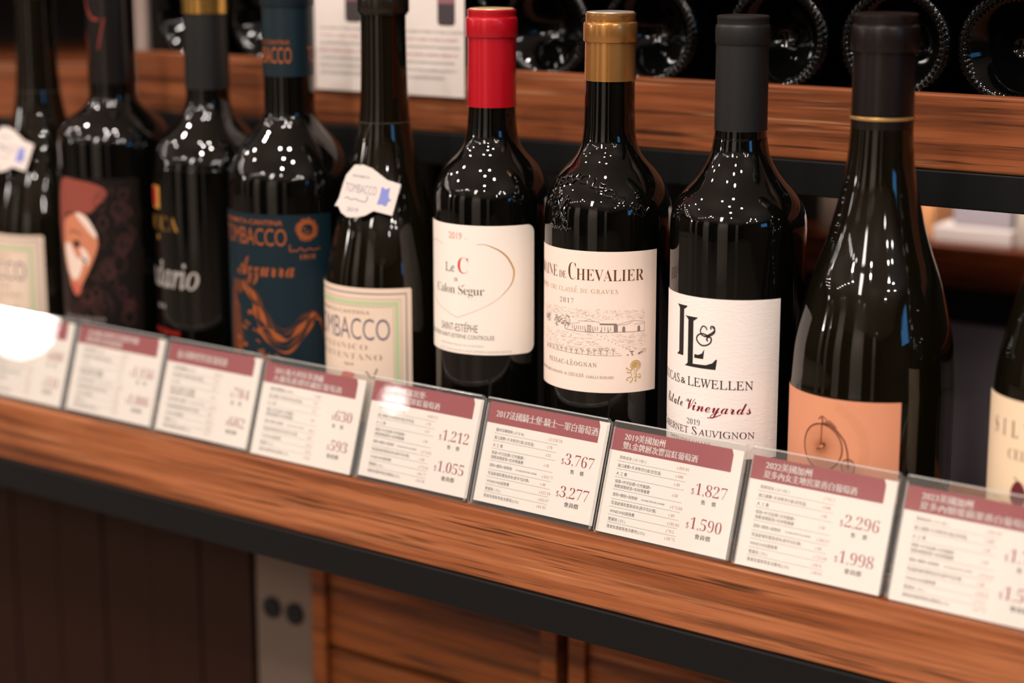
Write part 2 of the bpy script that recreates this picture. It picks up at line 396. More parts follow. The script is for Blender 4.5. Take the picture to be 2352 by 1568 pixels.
# ---- red foil bottle with the heart label
PROF_LEC = [(36.5, 14), (36.5, 100), (36.5, 168), (36.5, 175), (36.45, 180), (36.15, 185), (35.4, 189), (34.3, 192.8), (32.4, 197), (29.6, 201.8), (26.1, 206), (21.4, 210.6), (18.2, 215), (16.4, 219.6), (15.3, 226), (14.8, 233), (14.45, 240), (14.4, 262), (14.3, 294)]
def heart_bottle():
    R = 36.5*S_
    t = bottle(-195.2, 'wine bottle with bright red foil capsule and white heart label, green-black glass', PROF_LEC, GLASS_B)
    capsule(t, collar(14.8, 239.7, 298.2, 15.9, 14.9, 11.5, 5.0), mat('red_foil', 'B8061C', .33, .25, .5, coat=.3))
    lathe('capsule_top', [(13.6*S_, Z(298.2)), (13.4*S_, Z(298.6)), (12.*S_, Z(298.7)), (1., Z(298.75))], mat('pale_gold_top', 'D9B98A', .35, .3), t, 64)
    lab = label_sheet(t, R, -51*S_, 52*S_, Z(91.2), Z(170.9), mat('heart_label_paper', 'F4E8DD', .6, 0, .3, bump=((700, 700, 700), .2, .0002)), corner=5.5)
    pale = mat('pale_red_print', 'E7A79E', .6); gold = mat('gold_print', 'C99A55', .4, .3); gry = mat('soft_grey_print', '6B5F58', .6)
    lprint(LA().text('2019', -5.4, 4.8, 162.1, 166.2, 'sans', .02), 'year_lettering', pale, lab, R)
    lprint(LA().text('~', 6.5, 8.6, 162.2, 162.8), 'year_lettering', gry, lab, R)
    rt = [(14.5, 159.4), (19.3, 159.6), (24.4, 157.9), (29.4, 155.2), (33.5, 151.2), (36.7, 145.4), (37.4, 141.9), (36.4, 136.6), (32.6, 131.2), (25.2, 124.6), (14.4, 118.9), (1.1, 113.5)]
    cr = catmull(rt, 6); n = len(cr)
    w = [max(.22, 1.05*math.sin(math.pi*min(1, max(0, (i/n-.02)/.8)))) for i in range(n)]
    a = LA().stroke(cr[:int(n*.78)], w[:int(n*.78)]); lprint(a, 'heart_outline', gold, lab, R)
    a = LA().stroke(cr[int(n*.77):], .3)
    lf = [(1.1, 113.5), (-6.5, 115.9), (-20.6, 121.5), (-32, 131), (-36, 141.5), (-34, 151), (-28, 157.2), (-21.1, 159.3), (-11.5, 157.9)]
    a.stroke(catmull(lf, 6), .32); lprint(a, 'heart_outline', pale, lab, R)
    lprint(LA().text('C', 1.6, 9.0, 141.1, 151., 'serif', -.012), 'red_initial', mat('bright_red_print', 'D24A3A', .6), lab, R)
    a = LA().text('Le', -8.8, -.8, 141.6, 147., 'roman', .006).text('DE', -1.1, 1.6, 135.9, 138., 'sans', .01)
    a.text('Calon S\u0065gur', -18.3, 19.1, 128.1, 133.6, 'serif', -.012, .92).stroke([(5.2, 133.2), (6.3, 134.3)], .35)
    a.text('SAINT-ESTEPHE', -13.2, 14.9, 105., 109.6, 'sans', 0.).stroke([(6.6, 110.), (7.8, 110.9)], .4)
    a.text('APPELLATION SAINT-ESTEPHE CONTROLEE', -32.0, 25.2, 100.6, 103.2, 'sans')
    lprint(a, 'lettering', gry, lab, R)
    a = LA().text('MIS EN BOUTEILLE AU CHATEAU', -13.5, 18.5, 96.0, 97.1).text('S.C.E.A. CALON SEGUR A SAINT-ESTEPHE GIRONDE FRANCE', -15, 36, 92.5, 93.7)
    lprint(a, 'small_lettering', mat('faint_print', 'B3A79E', .6), lab, R)
heart_bottle()
# ---- gold foil bottle with the engraved estate label and embossed shoulder
PROF_CHE = [(38, 14), (38, 100), (38, 166), (38, 174), (37.95, 179), (37.6, 185), (36.4, 191), (34.7, 196), (32.7, 200.2), (30.0, 204.2), (26.2, 208.7), (21.9, 213), (18.6, 217.6), (16.8, 222), (15.7, 227), (15.0, 236), (14.6, 260), (14.5, 296)]
def interp(prof, z):
    for (r0, z0), (r1, z1) in zip(prof, prof[1:]):
        if z0 <= z <= z1: return r0+(r1-r0)*(z-z0)/(z1-z0)
    return prof[-1][0]
def estate_bottle():
    R = 38*S_
    t = bottle(-106.0, 'wine bottle with shiny gold foil capsule and pink-cream estate engraving label', PROF_CHE, GLASS_B)
    capsule(t, collar(14.95, 260, 299.0, 15.95, 14.8, 11, 5.6), mat('gold_foil', 'B98346', .27, .75, .5, coat=.6))
    lathe('capsule_top', [(14.0*S_, Z(299.)), (13.8*S_, Z(299.4)), (12*S_, Z(299.5)), (1., Z(299.5))], mat('silver_top', 'CFC4B8', .3, .6), t, 64)
    sp = smoothprof(PROF_CHE, 6)
    def on_shoulder(off):
        def fn(u, z, w):
            zz = Z(z); r = interp(sp, z)*S_; e = .6
            dr = (interp(sp, z+e)-interp(sp, z-e))/(2*e); n = math.hypot(1, dr)
            rr = r+(off+w)/n; th = math.radians(u)
            return (rr*math.sin(th), -rr*math.cos(th), zz-dr*(off+w)/n)
        return fn
    # raised words round the shoulder, in degrees of turn against height
    a = Art(); word = 'PESSAC LEOGNAN'; n = len(word)
    for i, ch in enumerate(word):
        if ch == ' ': continue
        f_ = i/(n-1); th = -34+100*f_
        zc = 198.2+7.0*math.sin(math.pi*min(1, f_*1.05+.12))-22*max(0, f_-.45)**1.3
        gv, gf = glyphs(ch, 'sans', .03, 1, 2); ax, bx = min(p[0] for p in gv), max(p[0] for p in gv); k = 6.9/.73
        tilt = math.radians(-38*max(0, f_-.2)*1.25+6)
        vv = []
        for (px, py) in gv:
            qx, qy = (px-(ax+bx)/2)*k, (py-.36)*k
            ux, uy = qx*math.cos(tilt)-qy*math.sin(tilt), qx*math.sin(tilt)+qy*math.cos(tilt)
            vv.append((th+math.degrees(ux/31.), zc+uy*.72))
        a.add(vv, gf)
    a.build('embossed_lettering', GLASS_B, t, on_shoulder(-.05), 1.5, .95, True)
    a = Art(); rnd = random.Random(5)     # raised crest: crossed keys under a bunch of grapes
    for dx in (-1, 1):
        a.stroke([(-14-7*dx, 180), (-14, 187), (-14+7*dx, 194)], 1.5); a.arc(-14-8*dx, 179, 2.6, 2.2, 0, 360, 1.0, 14)
        a.rect(-14+5*dx-.9, -14+5*dx+2.2, 194.4, 195.4)
    for i in range(26): a.blob(-14+rnd.uniform(-9, 9), 187+rnd.uniform(-6, 8), 1.1, .8, 7)
    for i in range(9): a.stroke([(-26+3*i, 176+rnd.uniform(-1, 1)), (-24.5+3*i, 177.5), (-23.4+3*i, 175.8)], .8)
    a.build('embossed_crest', GLASS_B, t, on_shoulder(-.05), 2.0, .9, True)
    lab = label_sheet(t, R, -61*S_, 54.4*S_, Z(80.9), Z(164.6), mat('estate_label_paper', 'F6DFD2', .6, 0, .3, bump=((600, 600, 600), .15, .0002)))
    brown = mat('bronze_brown_print', '6B4020', .45, .2); tan = mat('tan_print', 'BFA078', .5, .1); gry = mat('engraving_grey', '85766E', .7)
    a = LA().text('C', -1.9, 3.4, 147.3, 157.4, 'serif', -.014).text('HEVALIER', 3.7, 44.6, 147.4, 154.2, 'serif', -.012)
    a.text('DOMAINE', -44, -11.0, 147.5, 154.4, 'serif', -.016).text('DE', -9.2, -3.6, 147.5, 151.7, 'serif', -.014)
    lprint(a, 'title_lettering', brown, lab, R)
    a = LA().text('GRAND', -37, -21, 139.6, 142.4, 'roman').text('CRU', -18, -11.4, 139.7, 142.3, 'roman').text('CLASSE', -9.3, 4.3, 139.8, 142.4, 'roman', 0, 1.1)
    a.stroke([(3., 142.9), (4., 143.7)], .3).text('DE', 6.4, 10.9, 140., 142.4, 'roman', 0, 1.2).text('GRAVES', 12.9, 28.7, 140., 142.5, 'roman', 0, 1.25)
    lprint(a, 'subtitle_lettering', tan, lab, R)
    lprint(LA().text('2017', -8.5, 1.9, 133.0, 136.1, 'serif', -.02, 1.25), 'year_lettering', mat('warm_grey_print', '7A6458', .6), lab, R)
    a = LA().text('PESSAC-LEOGNAN', -19.4, 16.6, 96.2, 98.8, 'roman', .004, 1.2).stroke([(-0.1, 99.2), (0.8, 99.9)], .3)
    a.text('PROPRIETAIRE DOMAINE', -32, -5.8, 89.9, 91.5, 'roman').text('DE', -4.8, -2.4, 89.9, 91.2, 'roman').text('CHEVALIER', -1.6, 8.9, 89.7, 91.8, 'roman').text('FAMILLE BERNARD', 10.3, 26.6, 89.4, 91.0, 'roman')
    lprint(a, 'lettering', mat('warm_grey_print', '7A6458', .6), lab, R)
    # engraving of the low estate house, trees, drive and vines
    a = LA(); w = .2; rnd = random.Random(3)
    a.stroke([(-3.1, 117.2), (13.1, 116.9), (28.7, 117.3), (45.6, 117.1)], .3)
    a.stroke([(45.5, 117.1), (45.5, 122.7), (37.7, 123.9), (28.7, 121.9), (28.7, 117.3)], w)
    a.stroke([(-3.1, 117.4), (.3, 121.), (6.1, 122.2), (5.1, 123.3), (17.3, 123.4), (18.3, 122.5)], w).stroke([(9, 123.4), (12, 124.6), (15, 123.4)], w)
    a.rect(18.3, 28.2, 121.5, 122.5).rect(26.4, 28.6, 117.3, 121.6)
    a.stroke([(28.8, 121.4), (34, 121.6), (37.7, 123.2)], w).stroke([(38.5, 121.6), (45.5, 121.8)], w)
    for cx in (32.3, 41.7): a.poly([(cx-.9, 117.3), (cx+.9, 117.3), (cx+.9, 119.6), (cx+.5, 120.6), (cx-.5, 120.6), (cx-.9, 119.6)])
    for i in range(7): a.stroke([(10.9, 117.3+.6*i), (13.1, 117.3+.6*i)], .25)
    a.stroke([(10.9, 117.2), (10.9, 121.2), (13.1, 121.2), (13.1, 117.2)], .22)
    for x in (1.2, 2.6, 4, 5.4, 6.6, 8., 9.4, 14.2, 15.6, 17, 19.4, 21.2, 23, 24.6): a.stroke([(x, 118), (x, 120.4)], .35)
    for x in (3.1, 9.8, 14.4, 19, 23.3): a.stroke([(x, 117.1), (x, 118.4)], .55)
    for i in range(170):                         # hatched trees at the left
        th, q = rnd.uniform(0, 6.28), rnd.random()**.5
        cx, cy, rx, ry = rnd.choice([(-4.5, 122.6, 4.6, 3.6), (-4.5, 122.6, 4.6, 3.6), (-11.2, 121.6, 2.2, 3.4), (-21, 122.2, 3.6, 2.8)])
        x, y = cx+rx*q*math.cos(th), cy+ry*q*math.sin(th); a.stroke([(x-.5, y-.25), (x+.5, y+.25)], .26)
    a.stroke([(-3.9, 117), (-4.4, 119.5)], .45).stroke([(-11.4, 117.9), (-11.4, 120)], .7)
    b = LA()
    for i in range(330):                         # soft hills
        x = rnd.uniform(-27, 45); y = rnd.uniform(124.4, 130.6-abs(x-16)*.02); 
        b.stroke([(x, y), (x+rnd.uniform(.6, 1.8), y+rnd.uniform(-.6, .6))], .16)
    for i in range(520):                         # rows of vines
        x = rnd.uniform(-26, 45.5); y = rnd.uniform(103.4, 116.2); xp = 13+(116.8-y)*1.55
        if abs(x-xp-1.5) < 2.3+(116.8-y)*.18: continue
        b.stroke([(x, y), (x+rnd.uniform(.9, 2.6), y+rnd.uniform(-.15, .15))], .13+.06*(116-y)/13)
    for i in range(14):                          # vine stocks along the foreground
        x = -22+3.7*i; h = 1.6+.16*i
        if x > 31: break
        a.stroke([(x, 103.5), (x+.3, 103.5+h*.6), (x-.7, 103.5+h)], .3).stroke([(x+.3, 103.5+h*.6), (x+1.1, 103.5+h)], .26).arc(x+.2, 103.6+h, .9, .6, 0, 330, .16, 10)
    a.stroke([(-23, 103.9), (2.6, 103.4), (31.2, 103.2)], .16)
    for i in range(12): a.blob(38+rnd.uniform(-4, 6), 104.6+rnd.uniform(-1.3, 1.5), .7, .4, 7)
    for i in range(11): a.blob(17+2.1*i, 115.6-1.02*i, .28, .32, 6)
    lprint(b, 'engraving', mat('pale_engraving_grey', 'C2B0A5', .7), lab, R, .17); lprint(a, 'engraving', gry, lab, R)
    a = LA()                                     # small gold lion emblem
    rl = random.Random(12)
    for k in range(13):                          # curls of the mane
        th = math.radians(-60+k*24); a.arc(40.0+2.5*math.cos(th), 97.0+2.3*math.sin(th), .95, .8, rl.uniform(0, 200), rl.uniform(440, 560), .3, 9)
    a.poly(catmull([(38.4, 98.2), (39.8, 98.6), (41, 97.6), (40.8, 96.2), (39.4, 95.4), (38.2, 95.8), (37.6, 96.8)], 3, True))
    a.stroke(catmull([(37.2, 97.8), (36.6, 97.2), (37.2, 96.4), (36.8, 95.8)], 4), .35)
    a.stroke(catmull([(38.2, 95.2), (36.9, 93.4), (37.4, 91.2), (36.6, 89.6)], 5), .4).stroke(catmull([(41.2, 94.6), (40.2, 92.6), (40.4, 90.8), (39.2, 89.6)], 5), .55)
    a.stroke(catmull([(37.2, 94.2), (35.4, 94.6), (34.4, 95.8), (34.0, 95.2)], 4), .55).stroke(catmull([(37.0, 92.8), (35.4, 92.8), (34.4, 93.4)], 4), .55)
    a.stroke(catmull([(36.8, 90.), (35.2, 89.8), (34.4, 88.6), (35.4, 88.)], 4), .55).stroke(catmull([(37.6, 90.), (38.2, 88.4), (36.6, 87.2), (37.2, 86.6)], 4), .55).stroke(catmull([(39.2, 90.), (40.4, 88.8), (39.6, 87.6), (40.8, 87.2)], 4), .55)
    a.stroke(catmull([(40.4, 90.4), (42.2, 89.6), (43.2, 90.4), (42.6, 91.6), (41.8, 91.0)], 5), .45).blob(42.9, 89.4, .6, .6, 8)
    for k in range(9): a.stroke([(38.2+rl.uniform(0, 1.8), 90.6+k*.5), (38.9+rl.uniform(0, 1.2), 90.9+k*.5)], .22)
    lprint(a, 'lion_emblem', mat('gold_emblem_print', 'CFAA5E', .4, .3), lab, R)
estate_bottle()
# ---- matte black capsule bottle with the big monogram
PROF_LL = [(38.6, 14), (38.6, 100), (38.6, 172), (38.6, 179), (38.55, 183), (38.3, 187), (37.47, 191), (36.0, 195), (33.75, 199), (30.5, 203), (26.6, 207), (22.9, 211.4), (19.8, 216.2), (17.8, 220.4), (16.2, 225), (15.1, 232), (14.5, 240), (14.3, 296)]
def monogram_bottle():
    R = 38.6*S_
    t = bottle(-15.1, 'wine bottle with matte charcoal capsule and white label with large double-letter monogram', PROF_LL, GLASS_B)
    capsule(t, collar(14.75, 237, 300.2, 15.3, 14.5, 10.5, 5.2), mat('matte_black_foil', '171616', .5, 0, .3))
    lathe('capsule_top', [(13.9*S_, Z(300.2)), (13.2*S_, Z(300.0)), (12.2*S_, Z(299.3)), (1., Z(299.2))], mat('dark_silver_top', '8E7C76', .25, .7), t, 64)
    lab = label_sheet(t, R, -53.6*S_, 46.8*S_, Z(56), Z(147.0), mat('monogram_label_paper', 'F3E7E0', .65, 0, .3, bump=((260, 260, 900), .3, .0005)))
    blk = mat('monogram_black', '1D1815', .45); red = mat('crimson_foil_print', '8E1028', .3, .4); mar = mat('maroon_print', '4C1C22', .5)
    a = LA()
    def bigL(x0, xs0, xs1, xr, zb, zt, leg, gap=None):
        a.poly([(x0-.2, zt), (xs1+(xs0-x0)+.6, zt), (xs1+2.0, zt-1.0), (xs1, zt-2.2), (xs1, zb+2.4), (xs1-.1, zb), (x0, zb), (xs0-1.2, zb+.7), (xs0, zb+1.8), (xs0, zt-2.2), (xs0-.9, zt-1.0)])
        if gap: a.poly([(gap, zb), (xr-.6, zb), (xr, leg), (xr-1.6, zb+3.0), (xr-4, zb+2.0), (gap, zb+2.2)])
        else: a.poly([(xs1-.1, zb), (xr-.6, zb), (xr+.2, leg), (xr-.6, leg), (xr-2.6, zb+3.6), (xr-6.6, zb+2.1), (xs1, zb+1.9)])
    bigL(-18.0, -15.9, -12.0, 2.9, 112.3, 141.1, 118.1, gap=-3.6)
    bigL(-10.8, -8.4, -4.6, 10.4, 106.9, 135.5, 112.8)
    a.stroke(catmull([(7.6, 131.0), (8.9, 129.6), (8.2, 127.4), (4.6, 125.4), (1.2, 126.0), (.2, 128.4), (1.6, 131.0), (3.6, 130.6), (4.2, 129.2)], 8), .75)
    a.stroke(catmull([(4.4, 126.0), (1.4, 126.8), (-1.5, 125.4), (-2.1, 122.8), (.4, 120.4), (3.4, 120.2), (6.4, 122.), (6.9, 124.6), (5.2, 125.2), (4.2, 123.8), (5., 122.8)], 8), .85)
    a.stroke(catmull([(2.8, 125.2), (5.6, 126.6), (8.6, 129.), (8.4, 131.2), (6.7, 131.3), (6.6, 129.6)], 8), .8)
    lprint(a, 'monogram', blk, lab, R)
    a = LA().text('LUCAS', -36, -15.0, 96.1, 101.1, 'roman', .004).text('&', -13.8, -9.8, 96.2, 99.6, 'serif', 0.)
    a.text('LEWELLEN', -8.2, 31.1, 96.0, 101.0, 'roman', .004).text('2019', -8.2, .9, 73.7, 77.0, 'serif', -.02)
    lprint(a, 'lettering', blk, lab, R)
    a = LA().text('Vineyards', -9.4, 30.4, 82.0, 88.6, 'script', 0.).stroke(catmull([(13.6, 81.6), (9.6, 79.6), (5.6, 79.0)], 5), .5)
    lprint(a, 'script_lettering', red, lab, R)
    a = LA().text('Estate', -29.5, -11.8, 82.8, 88.6, 'script', 0.); lprint(a, 'script_lettering', mat('dark_crimson_print', '2E0F14', .4), lab, R)
    a = LA().text('C', -37.4, -34, 67.9, 72.6, 'roman', .005).text('ABERNET', -33.3, -7.0, 68.1, 72.0, 'roman', .004).text('S', -4.2, -.9, 67.8, 72.6, 'roman', .005).text('AUVIGNON', -.1, 32.6, 67.9, 71.8, 'roman', .004)
    a.text('SANTA YNEZ VALLEY', -24, 8.0, 62.6, 64.6, 'roman')
    lprint(a, 'variety_lettering', mar, lab, R)
monogram_bottle()
# ---- burgundy shaped bottles
def prof_burg(k=1.0, R=44.6):
    q = R/44.6
    return [(R, 14), (R, 60), (R, 100), (R-.4*q, 108), (43.2*q, 124), (41.6*q, 134.5), (39.2*q, 144.6), (35.2*q, 160), (32.2*q, 169), (29.2*q, 177.4), (25.6*q, 189.4), (21.8*q, 204.8), (18.7*q, 220), (17.0*q, 236.7), (16.1*q, 262), (15.7*q, 298)]
def bicycle_bottle():
    R = 44.6*S_
    t = bottle(73.8, 'tall slope-shouldered wine bottle with dark brown foil and orange penny-farthing label', prof_burg(), GLASS_G)
    brn = mat('dark_brown_foil', '150E0C', .3, .1, .4)
    capsule(t, collar(16.55, 242, 304.2, 18.1, 16.9, 13.5, 6.2), brn)
    lathe('gold_ring', [(17.0*S_, Z(248.7)), (17.15*S_, Z(248.9)), (17.15*S_, Z(250.2)), (17.0*S_, Z(250.4))], mat('gold_ring_foil', 'C79A5B', .35, .6), t, 96, cap=False)
    lathe('capsule_top', [(16.2*S_, Z(304.2)), (15.6*S_, Z(304.0)), (14.2*S_, Z(303.2)), (1., Z(303.2))], mat('bronze_top', '6E4A2C', .35, .5), t, 64)
    org = mat('orange_label_paper', 'DA926F', .65, 0, .3, bump=((200, 200, 700), .25, .0004))
    lab = label_sheet(t, R, -49*S_, 36.9*S_, Z(48), Z(103.4), org)
    drk = mat('sepia_print', '64301A', .6); sep = mat('light_sepia_print', 'A4623E', .6); ghost = mat('ghost_print', 'D48D68', .65)
    a = LA().arc(-6, 76.5, 24.5, 24, -60, 72, 5.0, 40); lprint(a, 'ghost_ring', ghost, lab, R, .16)
    a = LA()
    cx, cy = -6., 76.0
    for i in range(84):
        th = 2*math.pi*i/84; a.stroke([(cx+1.2*math.cos(th), cy+1.2*math.sin(th)), (cx+12.0*math.cos(th), cy+12.3*math.sin(th))], .13)
    lprint(a, 'wheel_spokes', sep, lab, R, .2)
    a = LA().arc(cx, cy, 12.4, 12.7, 0, 360, .8, 60)
    a.stroke([(cx-.1, 89.6), (cx-.5, 76.6)], .75).stroke([(-6.2, 92.4), (-5.6, 89.)], .9)
    a.stroke(catmull([(-8.6, 90.9), (-6.9, 92.6), (-5.6, 92.9), (-3.4, 91.5)], 6), .5)
    a.stroke(catmull([(-5.6, 89.2), (-1.2, 88.9), (2.4, 86.8), (5.6, 83.6), (7.7, 80.6), (9.2, 75.6), (9.7, 71.6), (9.9, 67.4)], 8), .85)
    a.stroke(catmull([(-3.6, 77.6), (-5., 75.8), (-7.4, 74.9), (-9.2, 74.1)], 5), .7).arc(9.9, 67.4, 3.6, 4.1, 0, 360, .6, 28)
    a.blob(-4.6, 77.9, 1.3, .8, 9)
    for i in range(16):
        th = 2*math.pi*i/16; a.stroke([(9.9, 67.4), (9.9+3.5*math.cos(th), 67.4+4*math.sin(th))], .12)
    lprint(a, 'penny_farthing_print', drk, lab, R, .26)
    a = LA().poly(catmull([(-4.4, 89.9), (-3.4, 91.1), (-1.4, 91.3), (.8, 90.2), (2.9, 88.0), (2.0, 87.6), (-1.2, 88.9)], 4, True)); lprint(a, 'saddle_print', mat('saddle_sepia', '96603A', .6), lab, R, .24)
bicycle_bottle()
def cream_bottle():
    R = 41*S_
    t = bottle(190.6, 'slope-shouldered wine bottle with cream label cut off by the picture edge', prof_burg(R=41), GLASS_G)
    capsule(t, collar(15.2, 240, 303, 16.6, 15.5, 12, 6), mat('dark_brown_foil', '150E0C', .3, .1, .4))
    lab = label_sheet(t, R, -46*S_, 46*S_, Z(50), Z(116.4), mat('cream_label_paper', 'EFD3B2', .6, 0, .3))
    ink = mat('charcoal_print', '3B3431', .5)
    a = LA()
    for ch, x0, x1 in (('S', -31.4, -28.2), ('I', -23.4, -21.4), ('L', -17, -12.6), ('V', -9, -3.6), ('E', 0, 4), ('R', 7.4, 12.4)):
        a.text(ch, x0, x1, 96.9, 105.5, 'serif', -.012)
    lprint(a, 'lettering', ink, lab, R)
    lprint(LA().text('CELLARS', -18.6, 9, 85.8, 91.2, 'serif', -.014), 'lettering', mat('soft_charcoal_print', '6A5D52', .5), lab, R)
    a = LA()
    rnd = random.Random(2)
    a.poly(catmull([(-14.6, 63.2), (-15.6, 68.4), (-13.6, 73.4), (-10.4, 75.2), (-7.2, 72.6), (-5.6, 66.8), (-8.6, 62.4)], 4, True))
    lprint(a, 'emblem', mat('dark_red_print', '6E1620', .6), lab, R)
    a = LA().stroke(catmull([(-13.6, 76.4), (-11.6, 75.6), (-8.6, 70.4), (-12.6, 66.), (-10.4, 62.4)], 5), .6).stroke(catmull([(-14.4, 70.2), (-11, 70), (-7, 66.2)], 5), .5)
    lprint(a, 'emblem_lines', ink, lab, R, .26)
    lprint(LA().stroke(catmull([(-30, 62.5), (-26, 63.6), (-21, 62.2), (-16.4, 62.6)], 5), .5), 'flourish', mat('tan_flourish', 'CF9A63', .6), lab, R)
cream_bottle()
# ---- blue label bottle with copper print
PROF_B4 = [(42.5, 14), (42.5, 100), (42.5, 164), (42.5, 171), (42.45, 176), (41.9, 183), (40.3, 189.4), (37.2, 196.4), (34.2, 201.4), (30.6, 206.2), (26.4, 210.8), (22.4, 215), (19.2, 219), (17.4, 223.5), (16.8, 230), (16.6, 250), (16.4, 310)]
COP = mat('copper_print', 'B05C2A', .42, .35)
COPD = mat('dark_copper_print', '6A3A24', .45, .35)
def blue_bottle():
    R = 42.5*S_
    t = bottle(-368.8, 'broad wine bottle with dark teal capsule and teal label with copper wave', PROF_B4, GLASS_B)
    teal = mat('teal_foil', '0A1E25', .42, .1, .4)
    capsule(t, collar(16.95, 249.9, 320, 17.9, 17.0, 20, 5), teal)
    Rn = 16.95*S_
    a = LA().text('RINOMATA CANTINA', -23, 14., 270.8, 273.6).text('TOMBACCO', -22, 15., 258.6, 269, 'sans', 0.)
    a.text('TOMBACCO', 27, 62, 258.6, 269, 'sans', 0.); lprint(a, 'capsule_lettering', COP, t, Rn, .12)
    lab = label_sheet(t, R, -46*S_, 58.8*S_, Z(50), Z(162.6), mat('teal_label_paper', '0B2029', .5, 0, .25))
    a = LA().text('RINOMATA-CANTINA', -28, 25.8, 155.8, 159.0, 'sans', .012).text('TOMBACCO', -29, 28.2, 142.2, 153.4, 'sans', -.005, .95)
    a.text('Azzurra', -11.4, 32.8, 121.6, 134.2, 'script', 0.).text('1919', 37.0, 46.8, 133.2, 136.4, 'sans', .02)
    a.stroke(catmull([(30.2, 143.0), (30.4, 138.8), (32.6, 139.4), (34.6, 138.8), (37.4, 140.8), (39.4, 138.8), (43, 140.2), (46, 139.2), (50, 140.2)], 6), .7)
    lprint(a, 'lettering', COP, lab, R)
    a = LA()
    rnd = random.Random(9); cx, cy = 41.6, 152.8
    for i in range(30):                          # lion's head medallion: rays of mane round a dark face
        th = 2*math.pi*i/30; r0, r1 = 4.2, 7.6+rnd.uniform(-.7, .5)
        a.stroke([(cx+r0*math.cos(th), cy+r0*math.sin(th)), (cx+r1*math.cos(th+.2), cy+r1*math.sin(th+.2))], .95)
    a.arc(cx, cy, 4.3, 4.3, 60, 290, 1.1, 20).stroke([(cx-3, cy+1), (cx-.6, cy+.6)], .8).stroke([(cx-2.2, cy-1.6), (cx+.6, cy-2.2), (cx+1.6, cy-.6)], .7)
    lprint(a, 'lion_medallion', COP, lab, R)
    for j, (o, w, m) in enumerate([(0, 1.7, COPD), (2.8, .9, COPD), (-4.2, 4.2, COP), (-8.6, 2.4, COPD), (-12.6, 2.0, COP)]):
        pts = [(-6, 117.5+o*.2), (2.1, 112.4+o*.6), (8.3+o*.3, 105.0+o*.5), (13.0+o*.45, 94.8+o*.5), (18.6+o*.35, 87.2+o*.75), (26.6, 83.6+o), (34.6-o*.2, 90.4+o*.8), (40.6-o*.25, 96.0+o*.5), (45-o*.1, 97.6+o*.35), (48.4, 94.4+o*.2), (50.8, 87.5), (51.8, 80)]
        c = catmull(pts, 7); n = len(c); ww = [max(.25, w*(.55+.45*math.sin(i*.55+j*1.7))*min(1, (n-i)/(n*.42))) for i in range(n)]
        lprint(LA().stroke(c, ww), 'wave_print', m, lab, R, .2+.03*j)
    a = LA().poly([(-17.5, 117.5), (-6, 117), (-4.5, 112), (-9, 108), (-15, 110), (-18.6, 114)]); a.poly(catmull([(-19, 112), (-14, 108), (-10.4, 96), (-8, 84), (-7, 73), (-13, 66), (-22, 66), (-23, 90)], 4, True))
    lprint(a, 'wave_print', COPD, lab, R, .18)
    a = LA()
    for i in range(34):
        x, y = rnd.uniform(-18, 26), rnd.uniform(66, 100)
        if y > 104-1.1*x and x > 2: continue
        a.stroke(catmull([(x, y), (x+rnd.uniform(1, 3), y+rnd.uniform(-2, 3)), (x+rnd.uniform(2, 6), y+rnd.uniform(-5, 1))], 3), rnd.uniform(.6, 1.8))
    lprint(a, 'wave_print', COP, lab, R, .36)
blue_bottle()
